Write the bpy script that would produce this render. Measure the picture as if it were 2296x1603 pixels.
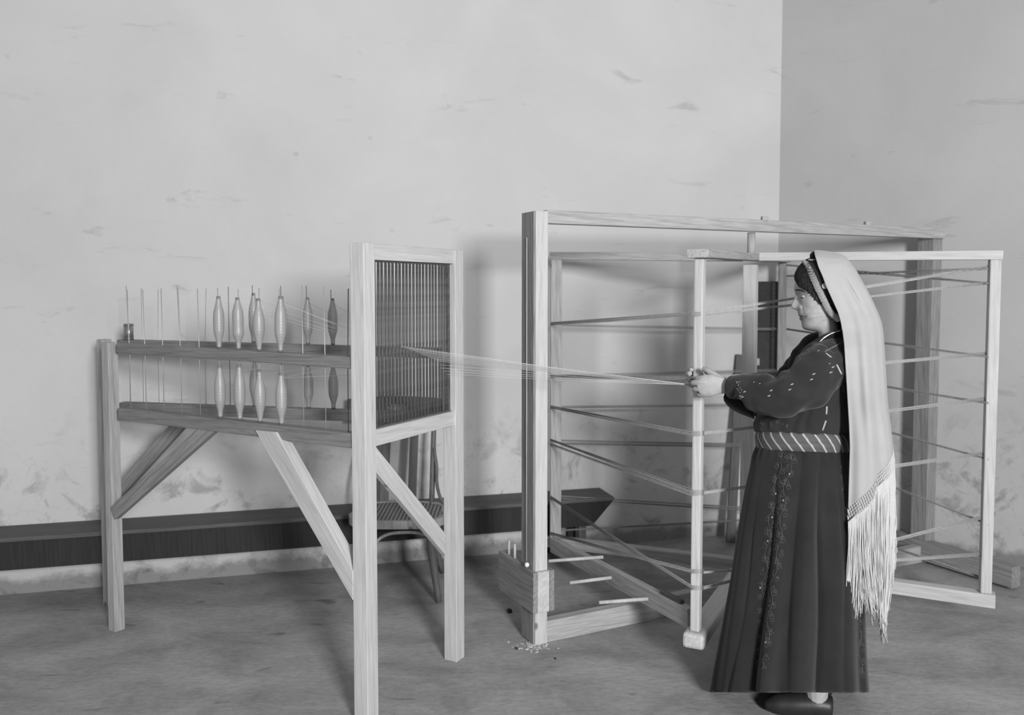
import bpy, bmesh, math, random
import numpy as np
from mathutils import Vector, Matrix, noise
from mathutils.bvhtree import BVHTree
random.seed(7)
C = bpy.context.scene.collection
for o in list(bpy.data.objects): bpy.data.objects.remove(o)

# ------------------------------------------------------------------ camera, light, exposure
F, CX, CY, H, TH = 1870.0, 1148.0, 745.0, 1.55, math.radians(3.0)
cd = bpy.data.cameras.new('camera'); cam = bpy.data.objects.new('camera', cd); C.objects.link(cam)
cam.location = (0, 0, H); cam.rotation_euler = (math.pi/2 - TH, 0, 0)
cd.sensor_width = 36; cd.lens = F/2296*36; cd.shift_x = 0.0; cd.shift_y = -(801.5-CY)/2296
cd.clip_start = .05
cd.dof.use_dof = True; cd.dof.focus_distance = 3.1; cd.dof.aperture_fstop = 2.4
bpy.context.scene.camera = cam
w = bpy.data.worlds.new('world'); bpy.context.scene.world = w; w.use_nodes = True
w.node_tree.nodes['Background'].inputs[0].default_value = (.5, .5, .5, 1)
w.node_tree.nodes['Background'].inputs[1].default_value = .62
def area(name, loc, target, sx, sy, e):
    l = bpy.data.lights.new(name, 'AREA'); l.shape = 'RECTANGLE'; l.size = sx; l.size_y = sy; l.energy = e
    o = bpy.data.objects.new(name, l); C.objects.link(o); o.location = loc
    o.rotation_euler = (Vector(target)-Vector(loc)).to_track_quat('-Z', 'Y').to_euler(); return o
area('window_light', (1.9, -2.9, 2.45), (.5, 4.4, 1.4), .95, 1.15, 420)
vs = bpy.context.scene.view_settings
vs.view_transform = 'Standard'; vs.look = 'None'; vs.gamma = 1; vs.use_curve_mapping = False; vs.exposure = 0.3

# ------------------------------------------------------------------ pixel -> point
FW = Vector((0, math.cos(TH), -math.sin(TH))); UP = Vector((0, math.sin(TH), math.cos(TH))); RT = Vector((1, 0, 0))
CAM = Vector((0, 0, H))
def ray(px, py): return RT*((px-CX)/F) + UP*((CY-py)/F) + FW
def at(px, py, Y): d = ray(px, py); return CAM + d*(Y/d.y)
def atz(px, py, z): d = ray(px, py); return CAM + d*((z-H)/d.z)

# ------------------------------------------------------------------ materials (all neutral greys)
def newmat(name, rough=.8, spec=.2):
    m = bpy.data.materials.new(name); m.use_nodes = True
    b = m.node_tree.nodes['Principled BSDF']; b.inputs['Roughness'].default_value = rough
    b.inputs['Specular IOR Level'].default_value = spec
    return m, m.node_tree, b
def N(nt, t, **k):
    n = nt.nodes.new(t)
    for a, v in k.items(): setattr(n, a, v)
    return n
def ramp(nt, pts):
    r = N(nt, 'ShaderNodeValToRGB'); e = r.color_ramp.elements
    while len(e) < len(pts): e.new(.5)
    for q, (p, v) in zip(e, pts): q.position = p; q.color = (v, v, v, 1)
    return r
def coords(nt, scale, kind='Object'):
    tc = N(nt, 'ShaderNodeTexCoord'); mp = N(nt, 'ShaderNodeMapping'); mp.inputs['Scale'].default_value = scale
    nt.links.new(tc.outputs[kind], mp.inputs[0]); return mp
def noise_n(nt, src, scale, detail=4, rough=.6, dist=0):
    n = N(nt, 'ShaderNodeTexNoise'); n.inputs['Scale'].default_value = scale; n.inputs['Detail'].default_value = detail
    n.inputs['Roughness'].default_value = rough; n.inputs['Distortion'].default_value = dist
    nt.links.new(src, n.inputs['Vector']); return n
def mix(nt, a, b, kind='MULTIPLY', fac=1.0):
    m = N(nt, 'ShaderNodeMix', data_type='RGBA', blend_type=kind)
    m.inputs[0].default_value = fac
    nt.links.new(a, m.inputs[6]); nt.links.new(b, m.inputs[7]); return m.outputs[2]
def bump(nt, b, h, s, d=.01):
    u = N(nt, 'ShaderNodeBump'); u.inputs['Strength'].default_value = s; u.inputs['Distance'].default_value = d
    nt.links.new(h, u.inputs['Height']); nt.links.new(u.outputs[0], b.inputs['Normal'])
def wood(name, v, contrast=.25, rough=.65):
    m, nt, b = newmat(name, rough)
    oi = N(nt, 'ShaderNodeObjectInfo')
    mp = coords(nt, (1, 1, .06)); ad = N(nt, 'ShaderNodeVectorMath', operation='ADD')
    sc = N(nt, 'ShaderNodeVectorMath', operation='SCALE'); sc.inputs[3].default_value = 37
    cm = N(nt, 'ShaderNodeCombineXYZ')
    for k in range(3): nt.links.new(oi.outputs['Random'], cm.inputs[k])
    nt.links.new(cm.outputs[0], sc.inputs[0]); nt.links.new(mp.outputs[0], ad.inputs[0]); nt.links.new(sc.outputs[0], ad.inputs[1])
    g = noise_n(nt, ad.outputs[0], 160, 3, .55, .3)
    g2 = noise_n(nt, ad.outputs[0], 22, 3, .5, .8)
    wv = N(nt, 'ShaderNodeTexWave', wave_type='BANDS', bands_direction='DIAGONAL')
    wv.inputs['Scale'].default_value = 22; wv.inputs['Distortion'].default_value = 7; wv.inputs['Detail'].default_value = 2; wv.inputs['Detail Scale'].default_value = 1.2
    nt.links.new(ad.outputs[0], wv.inputs[0])
    r1 = ramp(nt, [(.3, v*(1-contrast)), (.62, v*1.04)]); r2 = ramp(nt, [(.3, .88), (.7, 1.06)]); r3 = ramp(nt, [(.0, 1-contrast*.8), (.3, 1)])
    nt.links.new(g.outputs[0], r1.inputs[0]); nt.links.new(g2.outputs[0], r2.inputs[0]); nt.links.new(wv.outputs[0], r3.inputs[0])
    c = mix(nt, r1.outputs[0], r2.outputs[0]); c = mix(nt, c, r3.outputs[0])
    # knots
    mk = coords(nt, (1, 1, .7)); ak = N(nt, 'ShaderNodeVectorMath', operation='ADD')
    nt.links.new(mk.outputs[0], ak.inputs[0]); nt.links.new(sc.outputs[0], ak.inputs[1])
    vo = N(nt, 'ShaderNodeTexVoronoi'); vo.inputs['Scale'].default_value = 4.2; nt.links.new(ak.outputs[0], vo.inputs[0])
    rk = ramp(nt, [(.03, .38), (.06, 1)]); nt.links.new(vo.outputs['Distance'], rk.inputs[0])
    c = mix(nt, c, rk.outputs[0])
    nt.links.new(c, b.inputs['Base Color']); bump(nt, b, g.outputs[0], .25, .002)
    return m
def plain(name, v, rough=.8, spec=.2, var=.12, scale=30, metal=0, bmp=.15):
    m, nt, b = newmat(name, rough, spec); b.inputs['Metallic'].default_value = metal
    mp = coords(nt, (1, 1, 1)); n = noise_n(nt, mp.outputs[0], scale, 4)
    r = ramp(nt, [(.3, v*(1-var)), (.7, v*(1+var))]); nt.links.new(n.outputs[0], r.inputs[0])
    nt.links.new(r.outputs[0], b.inputs['Base Color']); bump(nt, b, n.outputs[0], bmp, .004); return m
def cloth(name, v, weave=900, rough=.95, var=.12):
    m, nt, b = newmat(name, rough, .1)
    mp = coords(nt, (1, 1, 1)); n = noise_n(nt, mp.outputs[0], weave, 2); n2 = noise_n(nt, mp.outputs[0], 9, 4)
    r = ramp(nt, [(.35, v*(1-var)), (.65, v*(1+var))]); nt.links.new(n2.outputs[0], r.inputs[0])
    nt.links.new(r.outputs[0], b.inputs['Base Color']); bump(nt, b, n.outputs[0], .35, .0015)
    b.inputs['Sheen Weight'].default_value = .15; return m
def plaster(name, v, low=True):
    m, nt, b = newmat(name, .95, .05)
    mp = coords(nt, (1, 1, 1))
    a = noise_n(nt, mp.outputs[0], 1.1, 5, .6, .4); r1 = ramp(nt, [(.3, v*.93), (.7, v*1.05)]); nt.links.new(a.outputs[0], r1.inputs[0])
    ms = coords(nt, (.6, .6, 2.4)); s = noise_n(nt, ms.outputs[0], 4.5, 6, .62, .8)
    r2 = ramp(nt, [(.27, .80), (.37, 1)]); nt.links.new(s.outputs[0], r2.inputs[0])
    vo = N(nt, 'ShaderNodeTexVoronoi'); vo.inputs['Scale'].default_value = 2.6; nt.links.new(mp.outputs[0], vo.inputs[0])
    r3 = ramp(nt, [(.015, .84), (.05, 1)]); nt.links.new(vo.outputs['Distance'], r3.inputs[0])
    c = mix(nt, r1.outputs[0], r2.outputs[0]); c = mix(nt, c, r3.outputs[0])
    # cracked, scuffed dado below 1 m
    sx = N(nt, 'ShaderNodeSeparateXYZ'); nt.links.new(mp.outputs[0], sx.inputs[0])
    mr = N(nt, 'ShaderNodeMapRange'); mr.inputs[1].default_value = .95; mr.inputs[2].default_value = .45; nt.links.new(sx.outputs[2], mr.inputs[0])
    k = noise_n(nt, mp.outputs[0], 5.5, 8, .7, .6); rk = ramp(nt, [(.36, .62), (.47, 1)]); nt.links.new(k.outputs[0], rk.inputs[0])
    cr = noise_n(nt, mp.outputs[0], 3.2, 6, .6, 1.2); ab = N(nt, 'ShaderNodeMath', operation='ABSOLUTE'); sb = N(nt, 'ShaderNodeMath', operation='SUBTRACT'); sb.inputs[1].default_value = .5
    nt.links.new(cr.outputs[0], sb.inputs[0]); nt.links.new(sb.outputs[0], ab.inputs[0]); rc = ramp(nt, [(.001, .8), (.004, 1)]); nt.links.new(ab.outputs[0], rc.inputs[0])
    low_c = mix(nt, rk.outputs[0], rc.outputs[0])
    mm = N(nt, 'ShaderNodeMix', data_type='RGBA', blend_type='MULTIPLY'); nt.links.new(mr.outputs[0], mm.inputs[0]); nt.links.new(c, mm.inputs[6]); nt.links.new(low_c, mm.inputs[7])
    out = mm.outputs[2]
    # grime just above the floor
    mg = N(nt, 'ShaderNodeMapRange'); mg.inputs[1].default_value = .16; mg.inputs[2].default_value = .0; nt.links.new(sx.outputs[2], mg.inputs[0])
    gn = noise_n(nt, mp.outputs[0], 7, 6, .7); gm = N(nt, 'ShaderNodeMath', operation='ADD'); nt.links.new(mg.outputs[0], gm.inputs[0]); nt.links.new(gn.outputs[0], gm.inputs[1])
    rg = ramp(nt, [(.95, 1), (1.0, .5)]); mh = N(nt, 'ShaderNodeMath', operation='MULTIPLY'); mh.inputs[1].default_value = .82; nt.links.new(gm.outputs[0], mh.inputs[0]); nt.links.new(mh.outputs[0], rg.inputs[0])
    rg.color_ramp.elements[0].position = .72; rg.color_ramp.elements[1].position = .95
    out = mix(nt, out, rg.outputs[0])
    nt.links.new(out, b.inputs['Base Color'])
    f = noise_n(nt, mp.outputs[0], 14, 6, .6); bump(nt, b, f.outputs[0], .25, .012); return m
def floor_mat():
    m, nt, b = newmat('floor_cement', .85, .2)
    mp = coords(nt, (1, 1.6, 1)); a = noise_n(nt, mp.outputs[0], 2.2, 7, .62, .5); c2 = noise_n(nt, mp.outputs[0], 26, 5, .7)
    r = ramp(nt, [(.30, .20), (.5, .29), (.72, .37)]); nt.links.new(a.outputs[0], r.inputs[0])
    r2 = ramp(nt, [(.3, .85), (.6, 1.06)]); nt.links.new(c2.outputs[0], r2.inputs[0])
    s = noise_n(nt, coords(nt, (.7, 2.2, 1)).outputs[0], 5, 4, .5, .5); r3 = ramp(nt, [(.27, .6), (.34, 1)]); nt.links.new(s.outputs[0], r3.inputs[0])
    c = mix(nt, mix(nt, r.outputs[0], r2.outputs[0]), r3.outputs[0]); nt.links.new(c, b.inputs['Base Color']); bump(nt, b, c2.outputs[0], .3, .01); return m
def belt_mat():
    m, nt, b = newmat('striped_sash', .7, .25)
    mp = coords(nt, (25, -1.25, 1), 'UV'); sx = N(nt, 'ShaderNodeSeparateXYZ'); nt.links.new(mp.outputs[0], sx.inputs[0])
    ad = N(nt, 'ShaderNodeMath', operation='ADD'); nt.links.new(sx.outputs[0], ad.inputs[0]); nt.links.new(sx.outputs[1], ad.inputs[1])
    fr = N(nt, 'ShaderNodeMath', operation='FRACT'); nt.links.new(ad.outputs[0], fr.inputs[0])
    r = ramp(nt, [(.0, .36), (.17, .36), (.2, .09), (1, .075)]); nt.links.new(fr.outputs[0], r.inputs[0]); nt.links.new(r.outputs[0], b.inputs['Base Color']); return m
def cane_mat():
    m, nt, b = newmat('woven_cane', .6)
    mp = coords(nt, (1, 1, 1))
    wv = N(nt, 'ShaderNodeTexWave', bands_direction='X'); wv.inputs['Scale'].default_value = 16; nt.links.new(mp.outputs[0], wv.inputs[0])
    wy = N(nt, 'ShaderNodeTexWave', bands_direction='Y'); wy.inputs['Scale'].default_value = 16; nt.links.new(mp.outputs[0], wy.inputs[0])
    r1 = ramp(nt, [(.25, .35), (.6, 1)]); r2 = ramp(nt, [(.2, .85), (.6, 1)]); nt.links.new(wv.outputs[0], r1.inputs[0]); nt.links.new(wy.outputs[0], r2.inputs[0])
    v = ramp(nt, [(0, .22), (1, .26)]); nt.links.new(wv.outputs[0], v.inputs[0])
    nt.links.new(mix(nt, mix(nt, v.outputs[0], r1.outputs[0]), r2.outputs[0]), b.inputs['Base Color']); return m
M = dict(
    wl=wood('pale_pine', .50, .11), wm=wood('planed_wood', .39, .2), wr=wood('greyed_rail', .21, .22), wg=wood('grey_pine', .27, .25),
    wd=wood('dark_stained_wood', .105, .2), wdk=wood('dark_apron', .032, .2), chair=wood('bentwood', .12, .2, .4), chair_l=wood('seat_rim', .3, .15, .5),
    cupb=plain('cupboard_dark', .045, .5), cane=cane_mat(), rod=plain('reed_rod', .075, .45, .4, .35, 60, 0, .05), spin=plain('steel_wire', .36, .4, .5, .1, 40, .3),
    spin_d=plain('dark_wire', .06, .4, .5, .1), yarn=plain('white_yarn', .62, .8, .2, .1, 60), yarn_g=plain('grey_yarn', .42, .85, .1, .15, 90),
    yarn_s=plain('wound_grey_yarn', .24, .85, .1, .2, 90),
    skin=plain('skin', .35, .55, .3, .10, 45, 0, .2), lips=plain('lips', .17, .5, .3), hair=plain('hair', .012, .55, .25, .5, 120, 0, .4), eyew=plain('eye_white', .45, .3, .5, .05), iris=plain('iris', .03, .2, .5),
    dress=cloth('dark_thobe', .026), skirt=cloth('dark_skirt', .022), velvet=cloth('black_velvet', .010), scarf=cloth('white_veil', .35, 700, .95, .04), fringe=plain('fringe_yarn', .50, .85, .1, .1, 200),
    sash=belt_mat(), emb=plain('pale_stitch', .36, .8, .1, .2, 300), emb_d=plain('dull_stitch', .10, .8, .1, .3, 300), coin=plain('silver_coin', .36, .4, .5, .15, 90, .15), cap=plain('cap_cloth', .02, .9),
    shoe=plain('shoe_leather', .02, .45, .4), tin=plain('brass_tin', .3, .3, .5, .1, 20, .8), stone=plain('pebble', .03, .9), chip=plain('plaster_chip', .5, .95, .1, .3, 40), bead=plain('bead_white', .7, .5, .3, .05),
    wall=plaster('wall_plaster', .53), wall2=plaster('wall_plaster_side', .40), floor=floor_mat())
# bobbin yarn: fine windings around local z
def bobbin_mat():
    m, nt, b = newmat('bobbin_yarn', .38, .6); mp = coords(nt, (1, 1, 1))
    wv = N(nt, 'ShaderNodeTexWave', bands_direction='Z'); wv.inputs['Scale'].default_value = 110; wv.inputs['Distortion'].default_value = 1.0
    nt.links.new(mp.outputs[0], wv.inputs[0]); oi = N(nt, 'ShaderNodeObjectInfo')
    r = ramp(nt, [(0, .27), (1, .32)]); nt.links.new(wv.outputs[0], r.inputs[0]); nt.links.new(r.outputs[0], b.inputs['Base Color']); bump(nt, b, wv.outputs[0], .15, .001); return m
M['bob'] = bobbin_mat()

# ------------------------------------------------------------------ object helpers
def setp(o, label=None, cat=None, group=None, kind=None):
    if label: o['label'] = label
    if cat: o['category'] = cat
    if group: o['group'] = group
    if kind: o['kind'] = kind
    return o
def thing(name, loc, label, cat, group=None):
    o = bpy.data.objects.new(name, None); C.objects.link(o); o.location = loc; o.empty_display_size = .05
    return setp(o, label, cat, group)
def wloc(o):
    v = Vector(o.location)
    while o.parent: o = o.parent; v += Vector(o.location)
    return v
def link(name, me, mat, parent=None, mtx=None, smooth=False):
    o = bpy.data.objects.new(name, me); C.objects.link(o)
    mats = mat if isinstance(mat, (list, tuple)) else [mat]
    if not me.materials:
        for q in mats: me.materials.append(q)
    if smooth: me.polygons.foreach_set('use_smooth', [True]*len(me.polygons))
    mtx = mtx or Matrix.Identity(4)
    if parent:
        o.parent = parent
        o.matrix_basis = PINV(parent) @ mtx
    else: o.matrix_basis = mtx
    WM[o.name] = mtx
    return o
WM = {}
def PINV(p):
    if p.name in WM: return WM[p.name].inverted()
    return Matrix.Translation(-wloc(p))
def frame(p0, p1, up=Vector((0, 0, 1))):
    z = (p1-p0).normalized(); x = up.cross(z)
    if x.length < 1e-3: x = Vector((1, 0, 0)).cross(z)
    x.normalize(); y = z.cross(x)
    m = Matrix((x, y, z)).transposed().to_4x4(); m.translation = p0; return m
def bmbox(bm, x0, x1, y0, y1, z0, z1, mtx=None):
    vs_ = [bm.verts.new((x, y, z)) for x in (x0, x1) for y in (y0, y1) for z in (z0, z1)]
    for f in ((0, 1, 3, 2), (4, 6, 7, 5), (0, 4, 5, 1), (2, 3, 7, 6), (0, 2, 6, 4), (1, 5, 7, 3)): bm.faces.new([vs_[i] for i in f])
    if mtx: bmesh.ops.transform(bm, matrix=mtx, verts=vs_)
    return vs_
def done(bm, name):
    bmesh.ops.recalc_face_normals(bm, faces=bm.faces); me = bpy.data.meshes.new(name); bm.to_mesh(me); bm.free(); return me
def beam(name, parent, p0, p1, w, h, mat, up=Vector((0, 0, 1)), bev=.003):
    """w = size along the side axis, h = size along 'up'; centreline p0-p1"""
    p0 = Vector(p0); p1 = Vector(p1); L = (p1-p0).length; bm = bmesh.new(); bmbox(bm, -w/2, w/2, -h/2, h/2, 0, L)
    if bev: bmesh.ops.bevel(bm, geom=bm.edges[:], offset=min(bev, w*.3, h*.3), segments=2, affect='EDGES', profile=.5)
    return link(name, done(bm, name), mat, parent, frame(p0, p1, Vector(up)))
def catmull(P, n):
    P = [Vector(p) for p in P]; Q = [P[0]*2-P[1]]+P+[P[-1]*2-P[-2]]; out = []
    for i in range(1, len(Q)-2):
        for k in range(n):
            t = k/n; a, b, c, d = Q[i-1], Q[i], Q[i+1], Q[i+2]
            out.append(.5*((2*b)+(c-a)*t+(2*a-5*b+4*c-d)*t*t+(3*b-a-3*c+d)*t**3))
    out.append(P[-1]); return out
def tube_bm(bm, path, radii, seg=8, caps=True, flat=None):
    """tube along path; radii scalar/list; flat=(axis vector, factor) squashes along axis"""
    n = len(path); R = radii if hasattr(radii, '__len__') else [radii]*n
    if len(R) != n: R = list(np.interp(np.linspace(0, 1, n), np.linspace(0, 1, len(R)), R))
    rings = []; t0 = (path[1]-path[0]).normalized(); x = t0.orthogonal().normalized()
    for i in range(n):
        t = (path[min(i+1, n-1)]-path[max(i-1, 0)]).normalized(); x = (x - t*x.dot(t)).normalized(); y = t.cross(x); ring = []
        for k in range(seg):
            a = 2*math.pi*k/seg; off = (x*math.cos(a)+y*math.sin(a))*R[i]
            if flat: off = off - flat[0]*off.dot(flat[0])*(1-flat[1])
            ring.append(bm.verts.new(path[i]+off))
        rings.append(ring)
    for a, b in zip(rings, rings[1:]):
        for k in range(seg): bm.faces.new((a[k], a[(k+1) % seg], b[(k+1) % seg], b[k]))
    if caps: bm.faces.new(rings[0][::-1]); bm.faces.new(rings[-1])
    return rings
def tube(name, parent, path, radii, mat, seg=8, smooth=True, n=1, **k):
    bm = bmesh.new(); p = [Vector(q) for q in path]
    if n > 1: p = catmull(p, n)
    tube_bm(bm, p, radii, seg, **k); return link(name, done(bm, name), mat, parent, None, smooth)
def lathe(profile, seg=20):
    bm = bmesh.new(); rings = [[bm.verts.new((r*math.cos(2*math.pi*k/seg), r*math.sin(2*math.pi*k/seg), z)) for k in range(seg)] for r, z in profile]
    for a, b in zip(rings, rings[1:]):
        for k in range(seg): bm.faces.new((a[k], a[(k+1) % seg], b[(k+1) % seg], b[k]))
    bm.faces.new(rings[0][::-1]); bm.faces.new(rings[-1]); return bm
def V2(p, z): return Vector((p[0], p[1], z))

# ------------------------------------------------------------------ the room
CORNER = Vector((1.677, 5.27)); WD = Vector((-1, -.263)).normalized(); WR = Vector((.873, -.52)).normalized()
def wall(name, a, d, L, mat, hgt=3.7):
    nrm = Vector((-d.y, d.x));  nrm = nrm if nrm.y > 0 else -nrm
    bm = bmesh.new(); A = a; B = a+d*L
    pts = [A, B, B+nrm*.25, A+nrm*.25]
    lo = [bm.verts.new((p.x, p.y, -.02)) for p in pts]; hi = [bm.verts.new((p.x, p.y, hgt)) for p in pts]
    bm.faces.new(lo[::-1]); bm.faces.new(hi)
    for i in range(4): bm.faces.new((lo[i], lo[(i+1) % 4], hi[(i+1) % 4], hi[i]))
    return setp(link(name, done(bm, name), mat), kind='structure')
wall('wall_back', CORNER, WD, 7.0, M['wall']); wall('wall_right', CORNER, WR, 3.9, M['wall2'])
bm = bmesh.new(); bmbox(bm, -5.5, 5.6, -2.5, 6.2, -.1, 0); setp(link('floor', done(bm, 'floor'), M['floor']), kind='structure')
def wallY(px):  # y of back wall face on the vertical plane of image column px (approx.)
    k = (px-CX)/F; return 4.829/(1-.263*k)

# ------------------------------------------------------------------ bench along the wall
WN = Vector((WD.y, -WD.x)); WN = WN if WN.y < 0 else -WN          # into the room
def wp(s, out, z):  # s metres left of the corner along the wall
    p = CORNER+WD*s+WN*out; return Vector((p.x, p.y, z))
bench = thing('bench', wp(4.2, .13, 0), 'long low dark wooden bench with deep apron running along the back wall', 'bench')
s0 = 1.19
beam('seat', bench, wp(s0, .125, .345), wp(7.0, .125, .345), .24, .02, M['wd'], bev=.003)
bm = bmesh.new()
for o_ in (.222, .238):
    pass
q = [wp(s0, .232, .335), wp(7.0, .232, .335), wp(7.0, .232, .195), wp(s0+.13, .232, .195)]; q2 = [p+Vector((WN.x, WN.y, 0))*(-.016) for p in q]
a = [bm.verts.new(p) for p in q]; b_ = [bm.verts.new(p) for p in q2]; bm.faces.new(a); bm.faces.new(b_[::-1])
for i in range(4): bm.faces.new((a[i], b_[i], b_[(i+1) % 4], a[(i+1) % 4]))
link('apron', done(bm, 'apron'), M['wdk'], bench)
bm = bmesh.new(); q = [wp(s0+.005, .22, .335), wp(s0+.12, .22, .2), wp(s0+.12, .02, .2), wp(s0+.005, .02, .335)]
a = [bm.verts.new(p) for p in q]; b_ = [bm.verts.new(p+Vector((WD.x, WD.y, 0))*.02) for p in q]; bm.faces.new(a); bm.faces.new(b_[::-1])
for i in range(4): bm.faces.new((a[i], b_[i], b_[(i+1) % 4], a[(i+1) % 4]))
link('end_board', done(bm, 'end_board'), M['wdk'], bench)
for s in (s0+.17, s0+.33, 2.57, 6.6):
    beam('leg', bench, wp(s, .17, 0), wp(s, .17, .335), .05, .045, M['wd'])
    beam('leg', bench, wp(s+.02, .04, 0), wp(s+.02, .04, .335), .05, .045, M['wdk'])

# ------------------------------------------------------------------ wall cupboard and leaning plank
cz0 = at(1700, 836, 5.2).z; cz1 = at(1700, 631, 5.2).z
cup = thing('wall_cupboard', wp(.19, .03, cz0), 'narrow dark-panelled wall cupboard with pale frame strips in the room corner behind the reel', 'cupboard')
def cbox(name, sA, sB, o0, o1, z0, z1, mat):
    p = (wp(sA, (o0+o1)/2, (z0+z1)/2), wp(sB, (o0+o1)/2, (z0+z1)/2)); return beam(name, cup, p[0], p[1], o1-o0, z1-z0, mat, bev=.002)
cbox('case', .02, .232, .0, .05, cz0-.05, cz1, M['cupb'])
cbox('stile', .055, .078, .05, .062, cz0, cz1-.005, M['wr'])
cbox('stile', .212, .232, .05, .062, cz0, cz1-.005, M['wr'])
zm = at(1700, 738, 5.2).z
cbox('crossbar', .08, .212, .05, .06, zm-.008, zm+.008, M['wr']); cbox('sill', .015, .237, .0, .075, cz0-.025, cz0-.002, M['wr'])
cbox('panel', .08, .21, .05, .054, zm+.012, cz1-.012, M['cupb']); cbox('panel', .08, .21, .05, .054, cz0+.004, zm-.012, M['cupb'])
cbox('reflection_patch', .155, .175, .054, .057, at(1700, 818, 5.2).z, at(1700, 803, 5.2).z, M['wm'])  # small pale patch: a reflection on the dark panel, painted as colour
pb = atz(1638, 1222, 0); pt = at(1660, 795, 5.17)
pk = beam('leaning_plank', None, pb+Vector((0, 0, .012)), pt, .055, .02, M['wd'], up=Vector((0, -1, 0)))
setp(pk, 'narrow dark plank leaning upright against the back wall behind the reel axle', 'plank')

# ------------------------------------------------------------------ chair behind the creel frame
ch = thing('chair', atz(890, 1345, 0), 'dark bentwood chair with woven cane seat standing behind the slatted reed frame', 'chair')
Yf, Yb, zs = 4.02, 4.42, .415
fx = lambda px, Y: (px-CX)/F*Y*1.0
sl, sr = -.825, -.325   # world x of seat sides
def seat_outline(grow=0):
    out = []
    for k in range(40):
        a = 2*math.pi*k/40; c_, s_ = math.cos(a), math.sin(a); e = .62
        x = (sl+sr)/2 + (abs(c_)**e)*(1 if c_ > 0 else -1)*((sr-sl)/2+grow)*(1 if s_ < 0 else .93)
        y = (Yf+Yb)/2 + (abs(s_)**e)*(1 if s_ > 0 else -1)*((Yb-Yf)/2+grow)
        out.append((x, y))
    return out
def prism(pts, z0, z1, name, mat, parent, inner=None, bev=.004):
    bm = bmesh.new(); lo = [bm.verts.new((x, y, z0)) for x, y in pts]; hi = [bm.verts.new((x, y, z1)) for x, y in pts]; n = len(pts)
    for i in range(n): bm.faces.new((lo[i], lo[(i+1) % n], hi[(i+1) % n], hi[i]))
    if inner:
        li = [bm.verts.new((x, y, z0)) for x, y in inner]; hi2 = [bm.verts.new((x, y, z1)) for x, y in inner]
        for i in range(n):
            j = (i+1) % n; bm.faces.new((li[j], li[i], hi2[i], hi2[j])); bm.faces.new((hi[i], hi[j], hi2[j], hi2[i])); bm.faces.new((lo[j], lo[i], li[i], li[j]))
    else: bm.faces.new(lo[::-1]); bm.faces.new(hi)
    return link(name, done(bm, name), mat, parent)
prism(seat_outline(), zs-.04, zs, 'seat_rim', M['chair_l'], ch, seat_outline(-.022))
prism(seat_outline(-.021), zs-.012, zs-.004, 'cane_seat', M['cane'], ch)
X = lambda px, Y: (px-CX)/F*Y
for sx, x, xp in ((-1, X(815, Yf), X(812, Yb)), (1, X(957, Yf), X(967, Yb))):
    tube('leg', ch, [(x, Yf+.05, zs-.03), (x+sx*.02, Yf+.04, .2), (x+sx*.05, Yf+.02, .006)], [.023, .020, .015], M['chair'], 12, n=4)
    tube('leg', ch, [(xp, Yb-.04, zs-.03), (xp+sx*.015, Yb+.0, .2), (xp+sx*.05, Yb+.05, .006)], [.018, .016, .013], M['chair'], 10, n=4)
    tube('back_post', ch, [(xp, Yb-.03, zs-.02), (xp+sx*.004, Yb+.01, .65), (xp+sx*.01, Yb+.06, .93)], [.015, .014, .013], M['chair'], 10, n=4)
    tube('back_brace', ch, [(xp+sx*(.10 if sx > 0 else .02), Yb-.11, zs-.005), (xp+sx*(.055 if sx > 0 else .02), Yb-.09, .445), (xp+sx*.030, Yb-.05, .52), (xp+sx*.026, Yb-.02, .60), (xp+sx*.016, Yb+.0, .66), (xp+sx*.012, Yb+.005, .70)], [.009], M['chair'], 8, n=5)
    tube('corner_block', ch, [(x-sx*.012, Yf+.045, zs-.04), (x-sx*.010, Yf+.045, zs-.09)], [.028, .020], M['chair'], 10)
tube('front_hoop', ch, [(X(828, Yf), Yf+.03, .27), (X(842, Yf), Yf+.03, .315), (X(866, Yf), Yf+.03, .343), (X(900, Yf), Yf+.03, .351), (X(930, Yf), Yf+.03, .349), (X(957, Yf), Yf+.03, .335)], .0085, M['chair_l'], 8, n=5)
cxm = (sl+sr)/2
for sp_ in (860, 923):
    xs_ = X(sp_, Yb); beam('back_slat', ch, (xs_-.004, Yb-.02, zs-.02), (xs_+.01, Yb+.052, .90), .046, .012, M['chair'], up=Vector((0, 1, 0)))
bm = bmesh.new()   # curved top panel with an oval hand hole
nx, nz = 28, 10; vv = {}
xl, xr, z0c, z1c = X(776, Yb+.05), X(1003, Yb+.05), .835, .965
for thick in (0, 1):
    for i in range(nx+1):
        for j in range(nz+1):
            t = i/nx*2-1; u = j/nz; x = (xl+xr)/2+t*(xr-xl)/2; z = z0c+(z1c-z0c)*u - .012*t*t*u
            y = Yb+.055+.03*(1-t*t)+.02*u+thick*.014-.02
            vv[thick, i, j] = bm.verts.new((x, y, z))
hole = {(i, j) for i in range(nx) for j in range(nz) if ((i+.5-nx/2)/3.4)**2+((j+.5-nz/2)/1.8)**2 < 1}
for i in range(nx):
    for j in range(nz):
        if (i, j) in hole: continue
        bm.faces.new((vv[0, i, j], vv[0, i+1, j], vv[0, i+1, j+1], vv[0, i, j+1])); bm.faces.new((vv[1, i, j+1], vv[1, i+1, j+1], vv[1, i+1, j], vv[1, i, j]))
bmesh.ops.bridge_loops
for e in [e for e in bm.edges if len(e.link_faces) == 1]:
    pass
bd = [e for e in bm.edges if len(e.link_faces) == 1]; inv = {v: k for k, v in vv.items()}
for e in bd:
    ka, kb = inv[e.verts[0]], inv[e.verts[1]]
    if ka[0] == 0: bm.faces.new((vv[ka], vv[kb], vv[1, kb[1], kb[2]], vv[1, ka[1], ka[2]]))
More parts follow.
